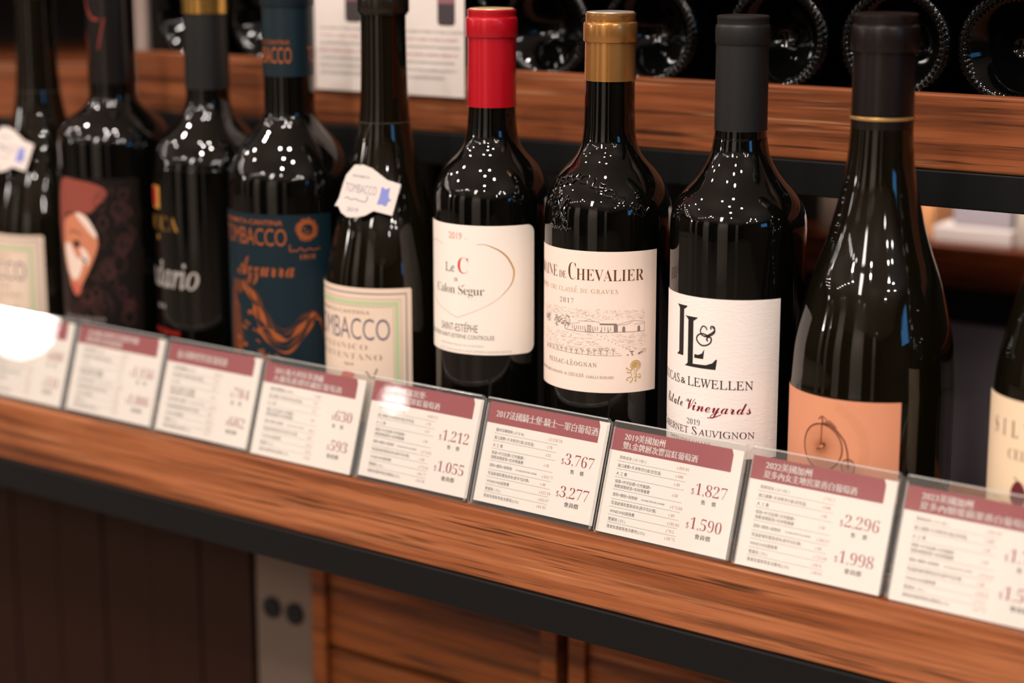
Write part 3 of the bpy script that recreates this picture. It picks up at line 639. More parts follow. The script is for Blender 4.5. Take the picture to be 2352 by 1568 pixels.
# ---- two bottles with cream and green label and a hanging neck tag
def green_bottle(x, rot, label, taglabel, yy=70.):
    R = 40.5*S_
    t = bottle(x, label, prof_burg(R=40.5), GLASS_G, y=yy, rz=math.radians(rot))
    capsule(t, collar(15.5, 292, 309, 16.6, 15.6, 11, 4.5), mat('dark_olive_foil', '1C1710', .2, .1, .5))
    lab = label_sheet(t, R, -63*S_, 44.6*S_, Z(36), Z(123.2), mat('sand_label_paper', 'E6CDB8', .65, 0, .3, bump=((500, 500, 500), .2, .0002)), corner=1.5)
    blue = mat('blue_grey_line', '6A6B85', .6); grn = mat('sage_green_print', 'B9C79A', .6); brn = mat('brown_print', '8E735E', .6)
    a = LA().stroke([(-59.2, 40), (-59.2, 119.7), (41.0, 119.7), (41.0, 40)], .95); lprint(a, 'border_line', blue, lab, R)
    a = LA().stroke([(-53.6, 40), (-53.6, 113.5), (34.9, 113.5), (34.9, 40)], 3.6); lprint(a, 'border_band', grn, lab, R)
    a = LA().stroke([(-56.2, 40), (-56.2, 116.2), (37.6, 116.2), (37.6, 40)], .3).stroke([(-51.4, 40), (-51.4, 111.2), (32.6, 111.2), (32.6, 40)], .25)
    a.text('RINOMATA CANTINA', -36, 17.7, 106.4, 108.6, 'roman', .01).text('AGLIANICO', -30, 15.6, 83.0, 86.6, 'serif', -.016, 1.1).text('BENEVENTANO', -36, 25., 76.6, 80.4, 'serif', -.016, 1.1).text('2019', -2, 5.6, 72.2, 74.0, 'sans', .02)
    lprint(a, 'lettering', brn, lab, R)
    lprint(LA().text('TOMBACCO', -38.5, 30.4, 89.6, 103.6, 'sans', -.008, .96), 'title_lettering', mat('slate_print', '5E586E', .6), lab, R)
    a = LA().poly(catmull([(-5.6, 62.6), (-3, 67.6), (1.2, 68.6), (6.6, 66.8), (4.8, 63.8), (7.2, 58), (-4, 57)], 4, True)); lprint(a, 'red_emblem', mat('coral_print', 'D8705E', .6), lab, R)
    lprint(LA().stroke([(14.4, 69.3), (17.9, 64.7)], .9).stroke([(21.9, 71.4), (19.2, 64.9)], .9), 'label_mark', mat('dark_mark', '5A4A44', .6), lab, R)
    # the tag: a white scalloped card with a square flap, hung from the neck on a thread
    n = Vector((.4984, -.8273, .2592)); ex = Vector((.8566, .516, 0)); ey = n.cross(ex)
    p0 = Vector((-266.22+283.9, 40.93-70., 176.))
    rot_m = Matrix.Rotation(math.radians(rot), 3, 'Z'); base = Vector((x, yy, 0))
    tg = thing('neck_tag', taglabel, 'tag', tuple(base), math.radians(rot), None)
    out = [(-9.7, 21.3), (-15.1, 21.1), (-20.6, 14.3), (-22.9, 6.7), (-24.7, -.1), (-27.4, -5.5), (-25.1, -5.7), (-23, -9.9), (-19.2, -12.7), (-13.2, -12.9), (-7.6, -11.6), (-2., -8.5), (1.4, -9.3), (10.2, -11.4), (15.3, 8.9), (6.2, 11.6), (.4, 16.), (-3.7, 19.)]
    fn = lambda off: (lambda u, v, w: tuple(p0+ex*u+ey*v+n*(off+w)))
    sheet = Art().poly(out).build('card', mat('tag_paper', 'DED0C8', .65, 0, .3), tg, fn(0), None, -.5)
    vi = mat('violet_grey_print', '8C8090', .6)
    def slant(a, x0, y0, ang):
        c, s = math.cos(ang), math.sin(ang); a.v = [(x0+p*c-q*s, y0+p*s+q*c) for p, q in a.v]; return a
    an = math.radians(-8)
    slant(Art().text('RINOMATA', 0, 11.2, -.6, 1.0, 'sans', .02), -16.1, 14.2, an).build('lettering', vi, tg, fn(.05))
    slant(Art().text('TOMBACCO', 0, 20.6, 0, 5.6, 'sans', -.005), -21.2, 4.2, an).build('lettering', vi, tg, fn(.05))
    slant(Art().stroke(catmull([(0, .6), (2, 1.3), (4, .2), (7, 1.0), (9, .3), (14, .2), (14.6, 4.2)], 5), .5), -21.1, -.9, an).build('signature_print', mat('dark_violet_print', '5C5462', .6), tg, fn(.05))
    slant(Art().text('2019', 0, 7.4, 0, 2.6, 'sans', .01), -19.6, -8.6, an).build('lettering', vi, tg, fn(.05))
    Art().poly(catmull([(3.1, 7.), (5.4, 5.6), (8.3, 6.3), (7.7, 2.8), (7.9, -.4), (9.4, -1.4), (7.2, -3.), (6.1, -5.5), (3, -4.4), (.2, -4.2), (1.2, -.6), (2., 2.5)], 4, True)).build('blue_crest_print', mat('blue_crest_ink', '7D84C4', .6), tg, fn(.05))
    # thread round the neck, down to the tag
    pts = []
    for i in range(25):
        th = 2*math.pi*i/24; q = 22.2*math.sin(0)+24.4; pts.append((q*math.sin(th), -q*math.cos(th), 196.5+2.5*math.cos(th+2.6)))
    a0 = p0+ex*(-11.5)+ey*20.4
    bm = bmesh.new()
    def tube(path, r=.35):
        ring = None
        for i, p in enumerate(path):
            d = (Vector(path[min(i+1, len(path)-1)])-Vector(path[max(i-1, 0)])).normalized()
            s1 = d.orthogonal().normalized(); s2 = d.cross(s1)
            cur = [bm.verts.new((Vector(p)+r*(math.cos(k*math.pi/3)*s1+math.sin(k*math.pi/3)*s2))*MM) for k in range(6)]
            if ring:
                for k in range(6): bm.faces.new((ring[k], ring[(k+1) % 6], cur[(k+1) % 6], cur[k]))
            ring = cur
    rn_ = 19.2; tube([(rn_*math.sin(2*math.pi*i/24), -rn_*math.cos(2*math.pi*i/24), 222) for i in range(25)], .18); tube([tuple(a0), tuple((a0+Vector((4, -19, 222)))/2+Vector((1.0, -3.0, 1))), (4., -18.9, 222)], .18)
    bm_obj('thread', bm, mat('olive_thread', '4A4030', .8), tg, True)
green_bottle(-283.9, 0, 'olive glass wine bottle with sand label in a green border before the white leaflets', 'white scalloped neck tag with blue crest hanging before the white leaflets')
S_ = 1.02174*1.00506; DZ = 362.07*(1-S_)
green_bottle(-634.9, -15, 'olive glass wine bottle with green-bordered label at the far blurred end', 'blurred white neck tag on the leftmost bottle', 75.)
S_ = 1.02174*1.01013; DZ = 362.07*(1-S_)
# ---- bottle with gold band and silver script
PROF_B3 = [(40, 14), (40, 100), (40, 176), (39.7, 184), (38.4, 191), (36.2, 197), (33.4, 202.4), (29.4, 207), (25, 211.4), (21, 215.6), (17.8, 220), (15.8, 225.4), (14.9, 232), (14.5, 250), (14.3, 300)]
def script_bottle():
    R = 40*S_
    t = bottle(-457.3, 'wine bottle with gold band round its black capsule and silver script on dark body', PROF_B3, GLASS_B, y=80.)
    capsule(t, collar(15.1, 237, 312, 15.7, 14.9, 12, 5), mat('satin_black_foil', '131313', .45, 0, .35))
    lathe('gold_band', [(15.2*S_, Z(287.6)), (15.75*S_, Z(287.8)), (15.8*S_, Z(298)), (15.3*S_, Z(298.4))], mat('polished_gold', 'D2A457', .2, .9), t, 96, cap=False)
    gd = mat('gold_letter', 'B98A3C', .35, .5); sv = mat('silver_letter', 'B9B2AE', .35, .3)
    a = LA()
    for u in (-5.6, 18):
        lprint(LA().stroke([(u-3.5, 250.6), (u+3.5, 250.6)], 1.8), 'capsule_print', gd, t, 14.95*S_, .1)
    lprint(LA().text('ROCCA', -42, 7.8, 142.6, 152.6, 'serif', -.012).blob(-14, 137.6, 1.6, 2.2), 'gold_lettering', gd, t, R, .12)
    lprint(LA().text('Calendario', -66, 21.9, 103.6, 122, 'ital', .012), 'silver_lettering', sv, t, R, .12)
    lprint(LA().text('2018', -19, -8, 88.2, 91, 'sans', .02), 'silver_lettering', sv, t, R, .12)
    lprint(LA().rect(-22, -10.6, 157, 172.6), 'shield_print', mat('gold_shield', 'D0953F', .4, .3), t, R, .1)
    lprint(LA().rect(-24, -15.6, 158.4, 171.6), 'shield_print', mat('red_shield', '9E1418', .5), t, R, .16)
    lprint(LA().text('RISERVA SPECIALE', -26, 5.8, 70.6, 73.6, 'sans', .03), 'red_lettering', mat('red_letter', 'B02018', .5), t, R, .12)
script_bottle()
S_, DZ = 1.02174, -7.87
# ---- bottle with a painted wrap of a masked face in red-brown curls
PROF_B2 = [(41, 14), (41, 100), (41, 186), (40.8, 194), (40., 198.6), (38.4, 203), (35.6, 207), (31.4, 211), (26.8, 214.6), (22, 218), (18.4, 222), (17.0, 227), (16.8, 240), (16.5, 312)]
def masked_bottle():
    R = 41*S_; rnd = random.Random(4)
    t = bottle(-545.2, 'wine bottle whose dark wrap label shows a pale masked face among red curls', PROF_B2, GLASS_B)
    capsule(t, collar(16.9, 236, 322, 17.8, 17.0, 16, 5), mat('black_gloss_foil', '14100F', .22, 0, .5))
    rd = mat('red_line_print', '7E2416', .5); curl = mat('curl_print', '451A14', .6)
    a = LA()
    a.stroke(catmull([(-9, 300), (-6, 290), (0, 282), (6, 281)], 6), 2.2).stroke(catmull([(-12, 274), (-8, 268), (-6, 258), (-7, 250)], 6), 1.6).stroke(catmull([(10, 282), (7, 270), (5, 260)], 6), 1.2)
    lprint(a, 'capsule_print', rd, t, 16.95*S_, .12)
    lab = label_sheet(t, R, -46*S_, 50*S_, Z(46), Z(172), mat('dark_wrap_paper', '120B08', .5, 0, .2))
    a = LA().poly(catmull([(-15, 168.6), (8, 170), (24, 166), (27, 160), (20, 152.9), (12.6, 146.9), (-4.6, 146.6), (-12, 141.5), (-17, 120), (-24, 140)], 4, True)); lprint(a, 'hair_print', mat('auburn_print', '8C3F30', .6), lab, R, .16)
    a = LA().poly(catmull([(-11.4, 141.), (2.7, 146.5), (12, 140), (17.9, 133.9), (19.2, 124.4), (14.2, 111.5), (7, 99), (-.1, 88.5), (-6.5, 93), (-8.9, 99.5), (-14.7, 114.8), (-14, 130)], 4, True)); lprint(a, 'face_print', mat('skin_print', 'C87A58', .6), lab, R, .2)
    a = LA().poly(catmull([(1.5, 146.6), (10.6, 144.9), (18.4, 133.1), (16.8, 130), (9, 138)], 4, True)).poly(catmull([(-13.5, 122), (-6, 124), (2, 114), (8, 117), (4, 104), (-2, 98), (-8, 102), (-11, 110)], 4, True)).poly(catmull([(4, 122), (10, 120), (12, 114), (9, 110)], 4, True)); lprint(a, 'mask_print', mat('pale_mask_print', 'E8CFC0', .6), lab, R, .24)
    a = LA().blob(1.2, 124.6, 3.6, 2.8, 10).poly(catmull([(5.4, 115), (8, 114.6), (10, 112.4), (8, 111.4)], 3, True)).stroke(catmull([(-6, 132), (0, 134), (6, 131)], 4), .9); lprint(a, 'eye_print', mat('dark_feature_print', '2A1410', .6), lab, R, .28)
    a = LA().poly(catmull([(-6, 96.5), (2, 96), (4, 92), (-.1, 87), (-4.4, 90)], 4, True)); lprint(a, 'chin_print', mat('salmon_print', 'C2604C', .6), lab, R, .28)
    a = LA()
    for i in range(60):
        x, y = rnd.uniform(6, 42), rnd.uniform(72, 168)
        if x < 20 and y > 108: continue
        r = rnd.uniform(2, 5); a.arc(x, y, r, r*1.3, rnd.uniform(0, 360), rnd.uniform(380, 620), rnd.uniform(.4, .9), 10)
    for i in range(10): a.arc(rnd.uniform(-18, 8), rnd.uniform(66, 86), 3, 4, rnd.uniform(0, 180), rnd.uniform(200, 400), .8, 8)
    lprint(a, 'curls_print', curl, lab, R, .2)
    lprint(LA().text('APPASSIMENTO', -18, 22, 69., 72.4, 'serif', -.01), 'lettering', mat('grey_letter', 'A09894', .6), lab, R, .3)
masked_bottle()
# ================================================================== price card holders
T = .304; CS, SN = math.cos(T), math.sin(T)
ROWS = ['', '\u9032\u53e3\u904b\u8cbb+\u591a\u6b21\u7269\u6d41\u5206\u5009(\u5168\u6046\u6eab)', '\u4eba \u5de5 \u8cbb', '\u4fdd\u96aa+\u4e2d\u6587\u8cbc\u6a19+\u6587\u4ef6\u7ffb\u8b6f+', '\u6d77\u95dc\u6e05\u95dc\u63d0\u8ca8+\u5305\u6750\u7b49\u96dc\u8cbb',
        '\u9152\u7a05+\u95dc\u7a05+\u8ca8\u7269\u7a05', '\u6046\u6eab\u5009\u5132\u53ca\u6574\u8ca8\u6210\u672c(\u6309\u5e73\u5747\u8a08\u7b97)', 'WINESWEE\u670d\u52d9\u8cbb', '\u71df\u696d\u7a05 ( 5% )', '\u532f\u5dee\u53ca\u532f\u6b3e\u7b49\u91d1\u6d41\u8cbb\u7528(2.5%)']
ROWY = [(20.9, 19.2), (25.7, 23.9), (30.5, 28.7), (35.0, 33.1), (37.8, 35.9), (42.8, 40.9), (47.7, 45.9), (52.6, 50.7), (57.3, 55.5), (61.6, 59.8)]
RULES = [22.3, 26.9, 31.7, 39.0, 44.6, 49.2, 53.9, 58.4]
VALY = [20.6, 25.4, 30.2, 36.5, 43.3, 48.0, 52.8, 57.2, 61.4]
def plane_fn(off, dx=0., dy=0.):
    # u from the holder's left edge, v down from its top edge, off towards the viewer
    def fn(u, v, w):
        s = 66-(v+dy); o = off+w
        return (u+dx, s*SN-o*CS, s*CS+o*SN+1.2)
    return fn
def flipped(a):
    a.f = [q[::-1] for q in a.f]; return a
ROWMESH = None
def price_sign(i, label, titles, first, vals, p1, p2, dx=0., dy=0.):
    global ROWMESH
    t = thing('price_sign', label, 'sign', (-67.4+(i-6)*94, 0, 0), 0)
    # folded clear acrylic: front sheet, back sheet, the bend over the top and the foot
    out = rrect(0, 92, 0, 66, 2.2)
    for nm, o0, th in (('front_sheet', 0., -1.3), ('back_sheet', -2.7, -1.3)):
        a = Art().poly(out); ob = flipped(a).build(nm, [CLEAR, EDGE], t, plane_fn(o0), None, th)
        me = ob.data
        for p in me.polygons: p.material_index = 0 if abs(-p.normal.y*CS+p.normal.z*SN) > .5 else 1
    bm = bmesh.new(); prev = None
    for k in range(7):
        th = math.pi*k/6; o, v = -2.0+2.0*math.cos(th), -1.0*math.sin(th)
        f = plane_fn(o); c = [bm.verts.new(Vector(f(u, v, 0))*MM) for u in (1.6, 90.4)]
        if prev: bm.faces.new((prev[0], prev[1], c[1], c[0]))
        prev = c
    bm_obj('top_fold', bm, EDGE, t, True)
    bm = bmesh.new(); box_bm(bm, .5, 91.5, 3.5, 27, 0.0, 1.2, .3, 1); bm_obj('foot', bm, CLEAR, t)
    for x in (1.2, 90.0):
        bm = bmesh.new()
        f0, f1 = plane_fn(-1.35), plane_fn(-2.65)
        vs = [bm.verts.new(Vector(q)*MM) for q in (f0(x, 3, 0), f0(x+.8, 3, 0), f0(x+.8, 65, 0), f0(x, 65, 0), f1(x, 3, 0), f1(x+.8, 3, 0), f1(x+.8, 65, 0), f1(x, 65, 0))]
        for q in ((0, 3, 2, 1), (4, 5, 6, 7), (0, 1, 5, 4), (1, 2, 6, 5), (2, 3, 7, 6), (3, 0, 4, 7)): bm.faces.new([vs[k] for k in q])
        bm_obj('spacer', bm, EDGE, t)
    P = lambda off: plane_fn(-1.75+off, dx, dy)
    card = flipped(Art().rect(.6, 89.4, 3.4, 65.0)).build('card', PAPER, t, P(0), None, -.3)
    def put(a, name, m, off=.04): return flipped(a).build(name, m, card, P(off))
    put(Art().poly([(.6, 3.4), (81.4, 3.4), (82.8, 6.4), (82.8, 16.5), (.6, 16.5)]), 'header_band', BAND, .03)
    a = Art()
    def tx(a, s, x0, x1, vb, vt, style='sans', off=0., space=1., res=2):
        b = Art().text(s, x0, x1, 0, vb-vt, style, off, space, res); b.v = [(x, vb-y) for x, y in b.v]; b.f = [q[::-1] for q in b.f]; return a.add(b.v, b.f)
    def lf(a, s, x0, vb, h, style='sans', off=0., wide=1., res=1):
        return a.left(s, x0, vb, -h, style, off, wide, 1.0, res)
    for s, x0, x1, vb, vt in titles:
        for d in (0, .13, .26): tx(a, s, x0+d, x1+d, vb, vt)
    put(a, 'title_lettering', WHITEINK, .06)
    if ROWMESH is None:
        a = Art()
        for k in range(1, 10): lf(a, ROWS[k], 8.0, ROWY[k][0], 1.95, 'sans', 0, .93)
        lf(a, '*\u4f9d\u6cd5\u7531\u9032\u53e3\u55ae\u4f4d\u4ee3\u5fb5\u4e4b\u5404\u9805\u7a05\u8cbb', 27.8, 42.4, .95, 'sans', 0)
        ROWMESH = (a.v, a.f)
    a = Art().add(list(ROWMESH[0]), list(ROWMESH[1])); lf(a, first, 8.4, ROWY[0][0], 1.95, 'sans', 0, .93)
    put(a, 'row_lettering', INK)
    a = Art()
    for y in RULES: a.add([(7.4, y-.09), (55., y-.09), (55., y+.09), (7.4, y+.09)], [(0, 1, 2, 3)])
    a.f = [q for q in a.f]; put(flipped(a), 'rule_lines', GREYINK)
    a = Art()
    for v, y in zip(vals, VALY):
        lf(a, '$', 47.9, y, 1.3, 'serif', -.015); lf(a, v, 49.2, y, 1.75, 'serif', -.018, .95)
    put(a, 'value_lettering', REDINK)
    a = Art()
    for (p, vb, vt, x0) in ((p1, 32.7, 25.9, 62.3), (p2, 52.2, 45.4, 62.7)):
        ns = sum(c.isdigit() for c in p); w = 20.6*(ns+.25*(ns > 3))/4.25; xs = x0+20.8-w
        tx(a, '$', xs-2.6, xs-.7, vb-.1, vt+3.3, 'serif', -.014); tx(a, p, xs, xs+w, vb, vt, 'serif', -.017, .96, 3)
    put(a, 'price_lettering', REDINK)
    a = Art()
    for d in (0, .1): tx(a, '\u552e', 67.4+d, 70.0+d, 37.3, 34.9); tx(a, '\u50f9', 74.3+d, 77.0+d, 37.2, 34.8); tx(a, '\u6703\u54e1\u50f9', 67.2+d, 77.4+d, 57.1, 54.4)
    put(a, 'caption_lettering', INK)
two = lambda a, xa, b, xb: [(a, 9.3, xa, 9.4, 5.3), (b, 9.0, xb, 14.5, 10.5)]
FA, FB = '\u96e2\u5cb8\u63a1\u8cfc\u50f9\u683c ', '\u5230\u5cb8\u6210\u672c '
price_sign(0, 'leftmost acrylic price sign, washed out by the large white lamp glare', two('2020\u7fa9\u5927\u5229', 37, '\u5361\u62c9\u535a\u6717\u53e4\u7d05\u8461\u8404\u9152', 50), FA+'(6 EUR)', ['200.6', '70', '35', '50', '90.1', '40', '60.2', '40.5', '17.8'], '680', '531', 1, -1)
price_sign(1, 'blurred acrylic price sign below the masked face bottle, red price 1,156', two('2019\u7fa9\u5927\u5229\u5750\u5df4\u514b\u9152\u838a\u7279\u85cf', 62, '\u963f\u91cc\u4e9a\u5c3c\u8003\u7d05\u8461\u8404\u9152', 46), FA+'(15 EUR)', ['480.5', '70', '35', '50', '160.1', '40', '90.2', '50.5', '27.8'], '1,156', '1,006', 2.4, -1.6)
price_sign(2, 'blurred acrylic price sign with one-line title and red price 784', [('\u7fa9\u5927\u5229\u963f\u666e\u91cc\u4e9e\u7d05\u8461\u8404\u9152', 9, 57, 12.6, 7.6)], FA+'(8 EUR)', ['262.1', '70', '35', '50', '118.3', '40', '61.4', '34.6', '17.3'], '784', '682', 2.0, -1.2)
price_sign(3, 'acrylic price sign with two-line title and red price 630', two('2021\u7fa9\u5927\u5229\u62c9\u83f2\u9152\u5ee0', 53, '\u5927\u7f85\u99ac\u85cd\u6a19\u73cd\u85cf\u7d05\u8461\u8404\u9152', 70), FA+'(6 EUR)', ['198.7', '70', '35', '50', '96.2', '40', '52.6', '29.6', '14.8'], '630', '593', .6, .2)
price_sign(4, 'acrylic price sign with red price 1,212 below the heart label bottle', two('2019\u5361\u9686\u585e\u5c45\u5821\u00b7', 44, '\u5361\u9686\u4e16\u5bb6\u4e09\u8ecd\u7d05\u8461\u8404\u9152', 56), FA+'(22 EUR)', ['695.23', '70', '35', '50', '171.83', '40', '178.41', '93.77', '26.38'], '1,212', '1,055', 2.4, -1.4)
price_sign(5, 'acrylic price sign with red price 3,767 below the gold foil bottle', [('2017\u6cd5\u570b\u9a0e\u58eb\u5821\u00b7\u9a0e\u58eb\u4e00\u8ecd\u767d\u8461\u8404\u9152', 6.4, 81.8, 12.2, 7.6)], FA+'(67 EUR)', ['2,128.59', '70', '35', '50', '415.77', '40', '312.19', '163.87', '81.93'], '3,767', '3,277', 2.4, -1.9)
price_sign(6, 'acrylic price sign with red price 1,827 below the monogram bottle', two('2019\u7f8e\u570b\u52a0\u5dde', 37.1, '\u96d9L\u91d1\u724c\u5c64\u6b21\u8c50\u5bcc\u7d05\u8461\u8404\u9152', 60.1), FB+'( 15 USD )', ['491.05', '100', '40', '50', '175.89', '40', '595.83', '79.5', '39.75'], '1,827', '1,590')
price_sign(7, 'acrylic price sign with red price 2,296 below the orange bicycle label', two('2022\u7f8e\u570b\u52a0\u5dde', 38, '\u590f\u591a\u5167\u5973\u4e3b\u5730\u7a96\u679c\u9999\u767d\u8461\u8404\u9152', 66.5), FB+'( 23 USD )', ['761.5', '100', '40', '50', '204.37', '40', '725.68', '99.9', '49.95'], '2,296', '1,998', .8, .8)
price_sign(8, 'rightmost acrylic price sign, cut by the picture edge below the cream label', two('2023\u7f8e\u570b\u52a0\u5dde', 38, '\u590f\u591a\u5167\u9838\u871c\u860b\u679c\u9999\u767d\u8461\u8404\u9152', 71), FB+'( 15 USD )', ['491.05', '100', '40', '50', '174.32', '40', '545.8', '75.5', '37.75'], '1,740', '1,515', 1.5, 1.2)
# ================================================================== bottles lying on the rack
def lying_bottle_mesh():
    seg = 216; teeth = 54
    prof = [(.02, 27), (4, 26.4), (9, 23), (16, 15), (22, 8), (26.5, 3.2), (29.0, .9), (30.2, .2), (32.8, .2), (34.0, .9), (35.4, 2.0), (36.4, 3.8), (36.9, 6.4), (37, 10), (37, 178), (36.4, 190), (33, 202), (26, 213), (19, 222), (15.6, 232), (14.6, 250), (14.3, 288), (15.4, 289), (15.4, 298), (13.5, 299), (.02, 299)]
    v, f = [], []
    for i, (r, a) in enumerate(prof):
        for k in range(seg):
            th = 2*math.pi*k/seg; rr, aa = r, a
            if 7 <= i <= 9:
                q = .5+.5*math.cos(teeth*(th+.035*(i-8))); aa = a-1.15*q**1.5+.4
            v.append((rr*math.sin(th), aa, rr*math.cos(th)))
    for i in range(len(prof)-1):
        for k in range(seg):
            a, b = i*seg+k, i*seg+(k+1) % seg; f.append((a, a+seg, b+seg, b))
    return v, f
lv, lf_ = lying_bottle_mesh()
LBL = {168.: 'lying bottle at the right end of the rack, base cut by the picture edge', 91.4: 'lying bottle on the rack showing a clear punt right of the bicycle label bottle neck',
       15.8: 'lying bottle with knurled base half hidden by the dark brown bottle neck', -64.: 'lying bottle with knurled base right behind the matte charcoal capsule',
       -156.: 'lying bottle with toothed base behind the gold foil capsule', -236.: 'lying bottle with smooth dark base right of the red capsule',
       -316.: 'lying bottle mostly hidden behind the right white leaflet', -396.: 'lying bottle mostly hidden behind the left white leaflet',
       -481.: 'lying dark bottle between the gold band capsule and the teal capsule', -557.: 'lying dark bottle beside the pale upright at the rack end'}
src = None
for x in (15.8, 91.4, 168., -64., -156., -236., -316., -396., -481., -557.):
    t = thing('wine_bottle', LBL[x], 'bottle', rackpt(x, 15.5, 239.6+37.05), RA, 'bottles lying on the rack')
    t.rotation_euler = (0, random.uniform(0, 6.28), 0); t.rotation_mode = 'XYZ'
    t.matrix_world = Matrix.Translation(Vector(rackpt(x, 14, 239.7+37.05))*MM) @ Matrix.Rotation(RA, 4, 'Z') @ Matrix.Rotation(random.uniform(0, 6.28), 4, 'Y')
    if src is None:
        src = mesh('glass_body', lv, lf_, mat('dark_lying_glass', '030303', .06, 0, .28), t, True, 50)
    else:
        c = src.copy(); COL.objects.link(c); c.parent = t
# ================================================================== leaflets hanging before the rack board
def leaflet(x0, x1, pic, label):
    t = thing('leaflet', label, 'leaflet', rackpt(0, 0, 0), RA, 'leaflets')
    fn = lambda off: (lambda u, v, w: (u, -2.2-off-w, v))
    s = Art().rect(x0, x1, 229.2, 351).build('sheet', mat('leaflet_paper', 'E4D6CD', .6, 0, .3), t, fn(0), None, .35)
    a = Art().poly(rrect(pic-7.4, pic+7.4, 278, 330, 3)); a.build('bottle_picture', mat('bottle_picture_print', '3E3434', .6), t, fn(.4))
    a = Art().rect(pic-7.4, pic+7.4, 293, 306); a.build('picture_label', mat('picture_label_print', '8A5A60', .6), t, fn(.45))
    rows = [3*q[:5]+q for q in ['\u7fa9\u5927\u5229\u7d05\u8461\u8404\u9152\u7279\u50f9', '\u5361\u672c\u5167\u8607\u7dad\u6fc3', '\u5496\u5561\u9ed1\u8393\u679c\u9999\u6c23', '\u9ad4\u9a57\u8c50\u5bcc\u53e3\u611f', '\u71b1\u92b7\u63a8\u85a6\u6b3e', '\u54c1\u9152\u6703\u5831\u540d\u4e2d', '\u9650\u91cf\u767c\u552e']]
    bl, rd = Art(), Art()
    for k, r in enumerate(rows):
        (rd if k in (1, 3) else bl).left(r, x0+4+random.uniform(0, 1.5), 272.5-5.3*k, 2.0, 'sans', 0)
    bl.build('lettering', mat('leaflet_grey_print', '857A76', .6), t, fn(.4)); rd.build('red_lettering', mat('leaflet_red_print', 'B26A68', .6), t, fn(.4))
leaflet(-421., -352., -385.5, 'white leaflet with bottle picture hanging on the rack, left of the olive bottle neck')
leaflet(-350., -290., -305, 'white leaflet with bottle picture hanging on the rack, beside the red capsule')
# ================================================================== things behind the rack
box_u = thing('pale_post', 'blurred pale vertical post beyond the left end of the rack', 'post', rackpt(-690, 100, 0), RA)
box('post', -7, 7, 0, 5, FZ+3.2, 1150, mat('pale_post_paint', 'A8958C', .6), box_u, 1)
box('foot_plate', -25, 25, -5, 40, FZ+.1, FZ+3, STEEL, box_u, .5)
lr = thing('side_rack', 'blurred wood board shelf running toward the viewer beyond the leftmost bottles', 'rack', (0, 0, 0))
sr = bpy.data.objects['side_rack']; sr.location = Vector((-742, 165, 0))*MM; sr.rotation_euler = (0, 0, math.radians(38))
box('shelf_board', -330, 45, 0, 260, 187, 231.5, RAILW, sr, 1.2)
box('steel_bar', -330, 45, -1.5, 24, 165, 186.8, STEEL, sr, .8)
box('shelf_board', -330, 45, 0, 260, 345, 390, RAILW, sr, 1.2)
box('back_panel', -330, 45, 262, 270, 165, 1150, BLACK, sr)
for x in (-330, 15): box('upright', x, x+26, 272, 298, FZ, 1150, STEEL, sr, .8)
fs = thing('rear_shelf', 'blurred far shelf with brown wood edge and dark panel below, seen between bottles', 'shelf', RO, RA)
box('shelf_board', -640, 700, 420, 640, 49.2, 83.2, wood('far_wood', '8C3F18', '763210', '3E1808', 21.), fs, 1.2)
box('steel_bar', -640, 700, 419, 440, 20, 49, STEEL, fs, .8)
box('front_panel', -640, 700, 432, 440, FZ, 19.8, mat('slate_panel', '94888F', .5, 0, .4), fs)
post = thing('brown_post', 'blurred beige-brown vertical post standing on the rear shelf behind the bicycle bottle', 'post', rackpt(-208, 434, 83.3), RA)
box('post', -11, 13, 0, 40, 0, 700, mat('beige_brown_paint', '8F7767', .6), post, 1)
bx = thing('carton_tray', 'blurred white carton tray with grey insert on the rear shelf', 'box', rackpt(-82, 440, 83.3), RA)
box('tray', -36, 32, 0, 120, 0, 12.5, mat('white_carton', 'E2D3CB', .6), bx, .6)
box('insert', -22, 28, 9, 110, 12.6, 52, mat('grey_carton', '8E8388', .6), bx, .6)
bb = thing('beige_box', 'blurred beige cardboard box on the rear shelf beside the white carton tray', 'box', rackpt(-12, 442, 83.3), RA)
box('carton', -36, 60, 0, 120, 0, 70, mat('beige_carton', 'B3A294', .6), bb, .8)
box('lid', -37, 61, -1, 121, 58, 72, mat('beige_carton_lid', 'B9A89B', .6), bb, .6)
tb = thing('tan_box', 'blurred orange-tan box on the rear shelf left of the white carton tray', 'box', rackpt(-136, 450, 83.3), RA)
box('carton', -14, 14, 0, 60, 0, 30, mat('orange_carton', 'C98A58', .6), tb, .6)
box('lid', -14.5, 14.5, -.5, 60.5, 30.1, 52, mat('pale_blue_carton', 'C9CDD2', .5), tb, .6)
for x0 in (-640, -640):
    pass
box('back_panel', -640, -232, 470, 480, 83.4, 700, mat('brown_back_panel', '140C08', .6), fs)
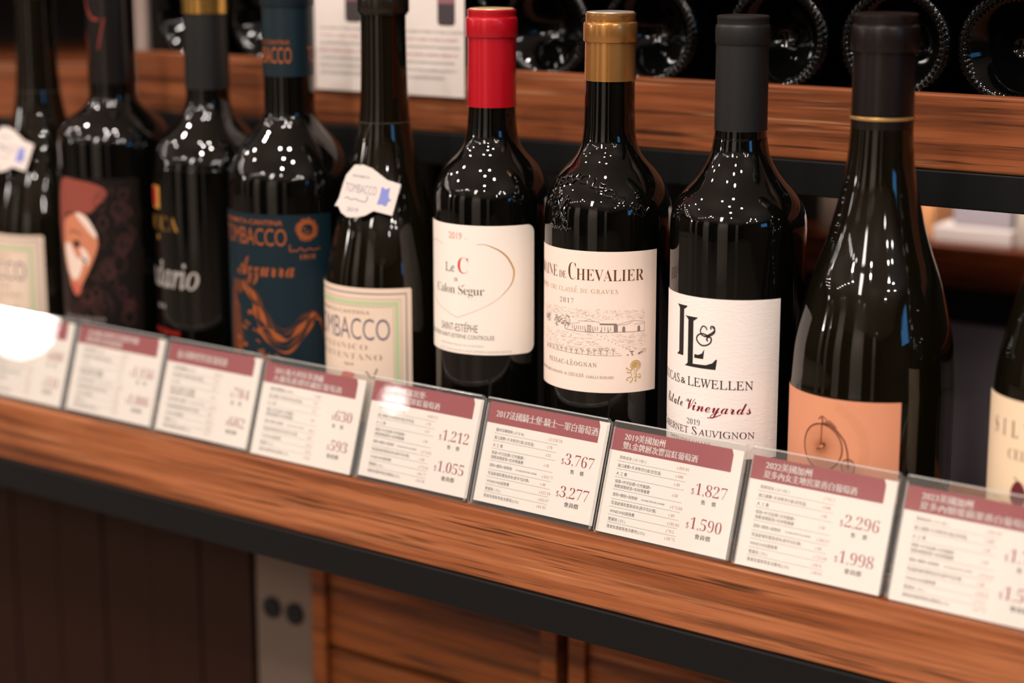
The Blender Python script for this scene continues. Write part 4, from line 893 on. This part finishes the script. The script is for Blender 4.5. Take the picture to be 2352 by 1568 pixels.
# ================================================================== below the display shelf
lo = thing('storage_cabinet', 'dark brown plank-fronted cabinet in shadow under the left of the display shelf', 'cabinet', (0, 150, 0))
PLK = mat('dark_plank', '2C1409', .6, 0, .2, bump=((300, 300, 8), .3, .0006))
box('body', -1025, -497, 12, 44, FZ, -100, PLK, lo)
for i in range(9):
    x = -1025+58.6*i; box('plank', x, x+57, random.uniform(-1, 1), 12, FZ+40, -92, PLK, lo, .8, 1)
gb = thing('grey_box', 'grey carton with two dark round holes under the display shelf', 'box', (-452, 140, FZ))
box('carton', -32, 27, 0, 150, 0, FZ*-1-96, mat('grey_brown_carton', '6B5A50', .7), gb, 1)
for dx in (-14, 10):
    b = bmesh.new(); bmesh.ops.create_cone(b, cap_ends=True, segments=28, radius1=.0085, radius2=.0085, depth=.003, matrix=Matrix.Translation((dx*MM, -.0012, (-FZ-96-78)*MM)) @ Matrix.Rotation(math.pi/2, 4, 'X'))
    bm_obj('hole_ring', b, BLACK, gb)
def crate(x0, x1, label):
    t = thing('wooden_crate', label, 'crate', (x0, 140, FZ), 0)
    w = x1-x0; H = -FZ-98; n = 9
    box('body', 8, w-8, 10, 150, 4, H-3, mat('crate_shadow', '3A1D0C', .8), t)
    for k in range(n):
        z = H/n*k; box('slat', 0, w, 0, 10, z+2, z+H/n-2, CRATEW, t, .8, 1)
    for xx in (0, w-14): box('batten', xx, xx+14, -6, -.2, 0, H, CRATEW, t, .8, 1)
crate(-420, -190, 'orange-brown slatted wooden crate right beside the grey carton under the shelf')
crate(-180, 50, 'orange-brown slatted wooden crate under the shelf, second from the grey carton')
crate(60, 290, 'orange-brown slatted wooden crate under the shelf, third from the grey carton')
# ================================================================== the aisle across the shop (seen mirrored in the glass)
PIL = mat('pale_pillar', 'D8CCC0', .6)
for i, (x, w) in enumerate(((-6200, 700), (-3500, 1300), (-400, 1800), (3000, 500))):
    struct(box('trim_%d' % (i+1), x, x+w, Y0+700, Y0+900, FZ, CZ, PIL))
struct(box('trim_5', X0+2, X0+200, -5900, -4900, FZ, CZ, PIL))
def wall_shelf(x, w, label):
    t = thing('wall_shelf', label, 'shelf', (x, Y0+300, FZ), 0, 'wall shelves across the aisle')
    box('back_panel', 0, w, 0, 20, 0, 2300, DARKW, t)
    for k in range(6): box('shelf_board', 0, w, 21, 330, 150+400*k, 185+400*k, DARKW, t)
    for xx in (0, w-30): box('upright', xx, xx+30, 331, 360, 0, 2300, STEEL, t)
for x, w in ((-7900, 'first'), (-5400, 'second'), (-2150, 'third'), (1500, 'fourth'), (3650, 'fifth')): wall_shelf(x, 1200, 'tall dark wood wall shelf across the aisle, %s from the left end wall' % w)
tv = thing('wall_screen', 'bright blue screen hung at the right end of the shop', 'screen', (4300, -1150, 1020), math.radians(-80))
box('bezel', -480, 480, 0, 40, -290, 290, BLACK, tv, 4)
box('display', -460, 460, -3, -.2, -270, 270, mat('blue_display', '101820', .3, emit=('4FA8F0', 4.0)), tv)
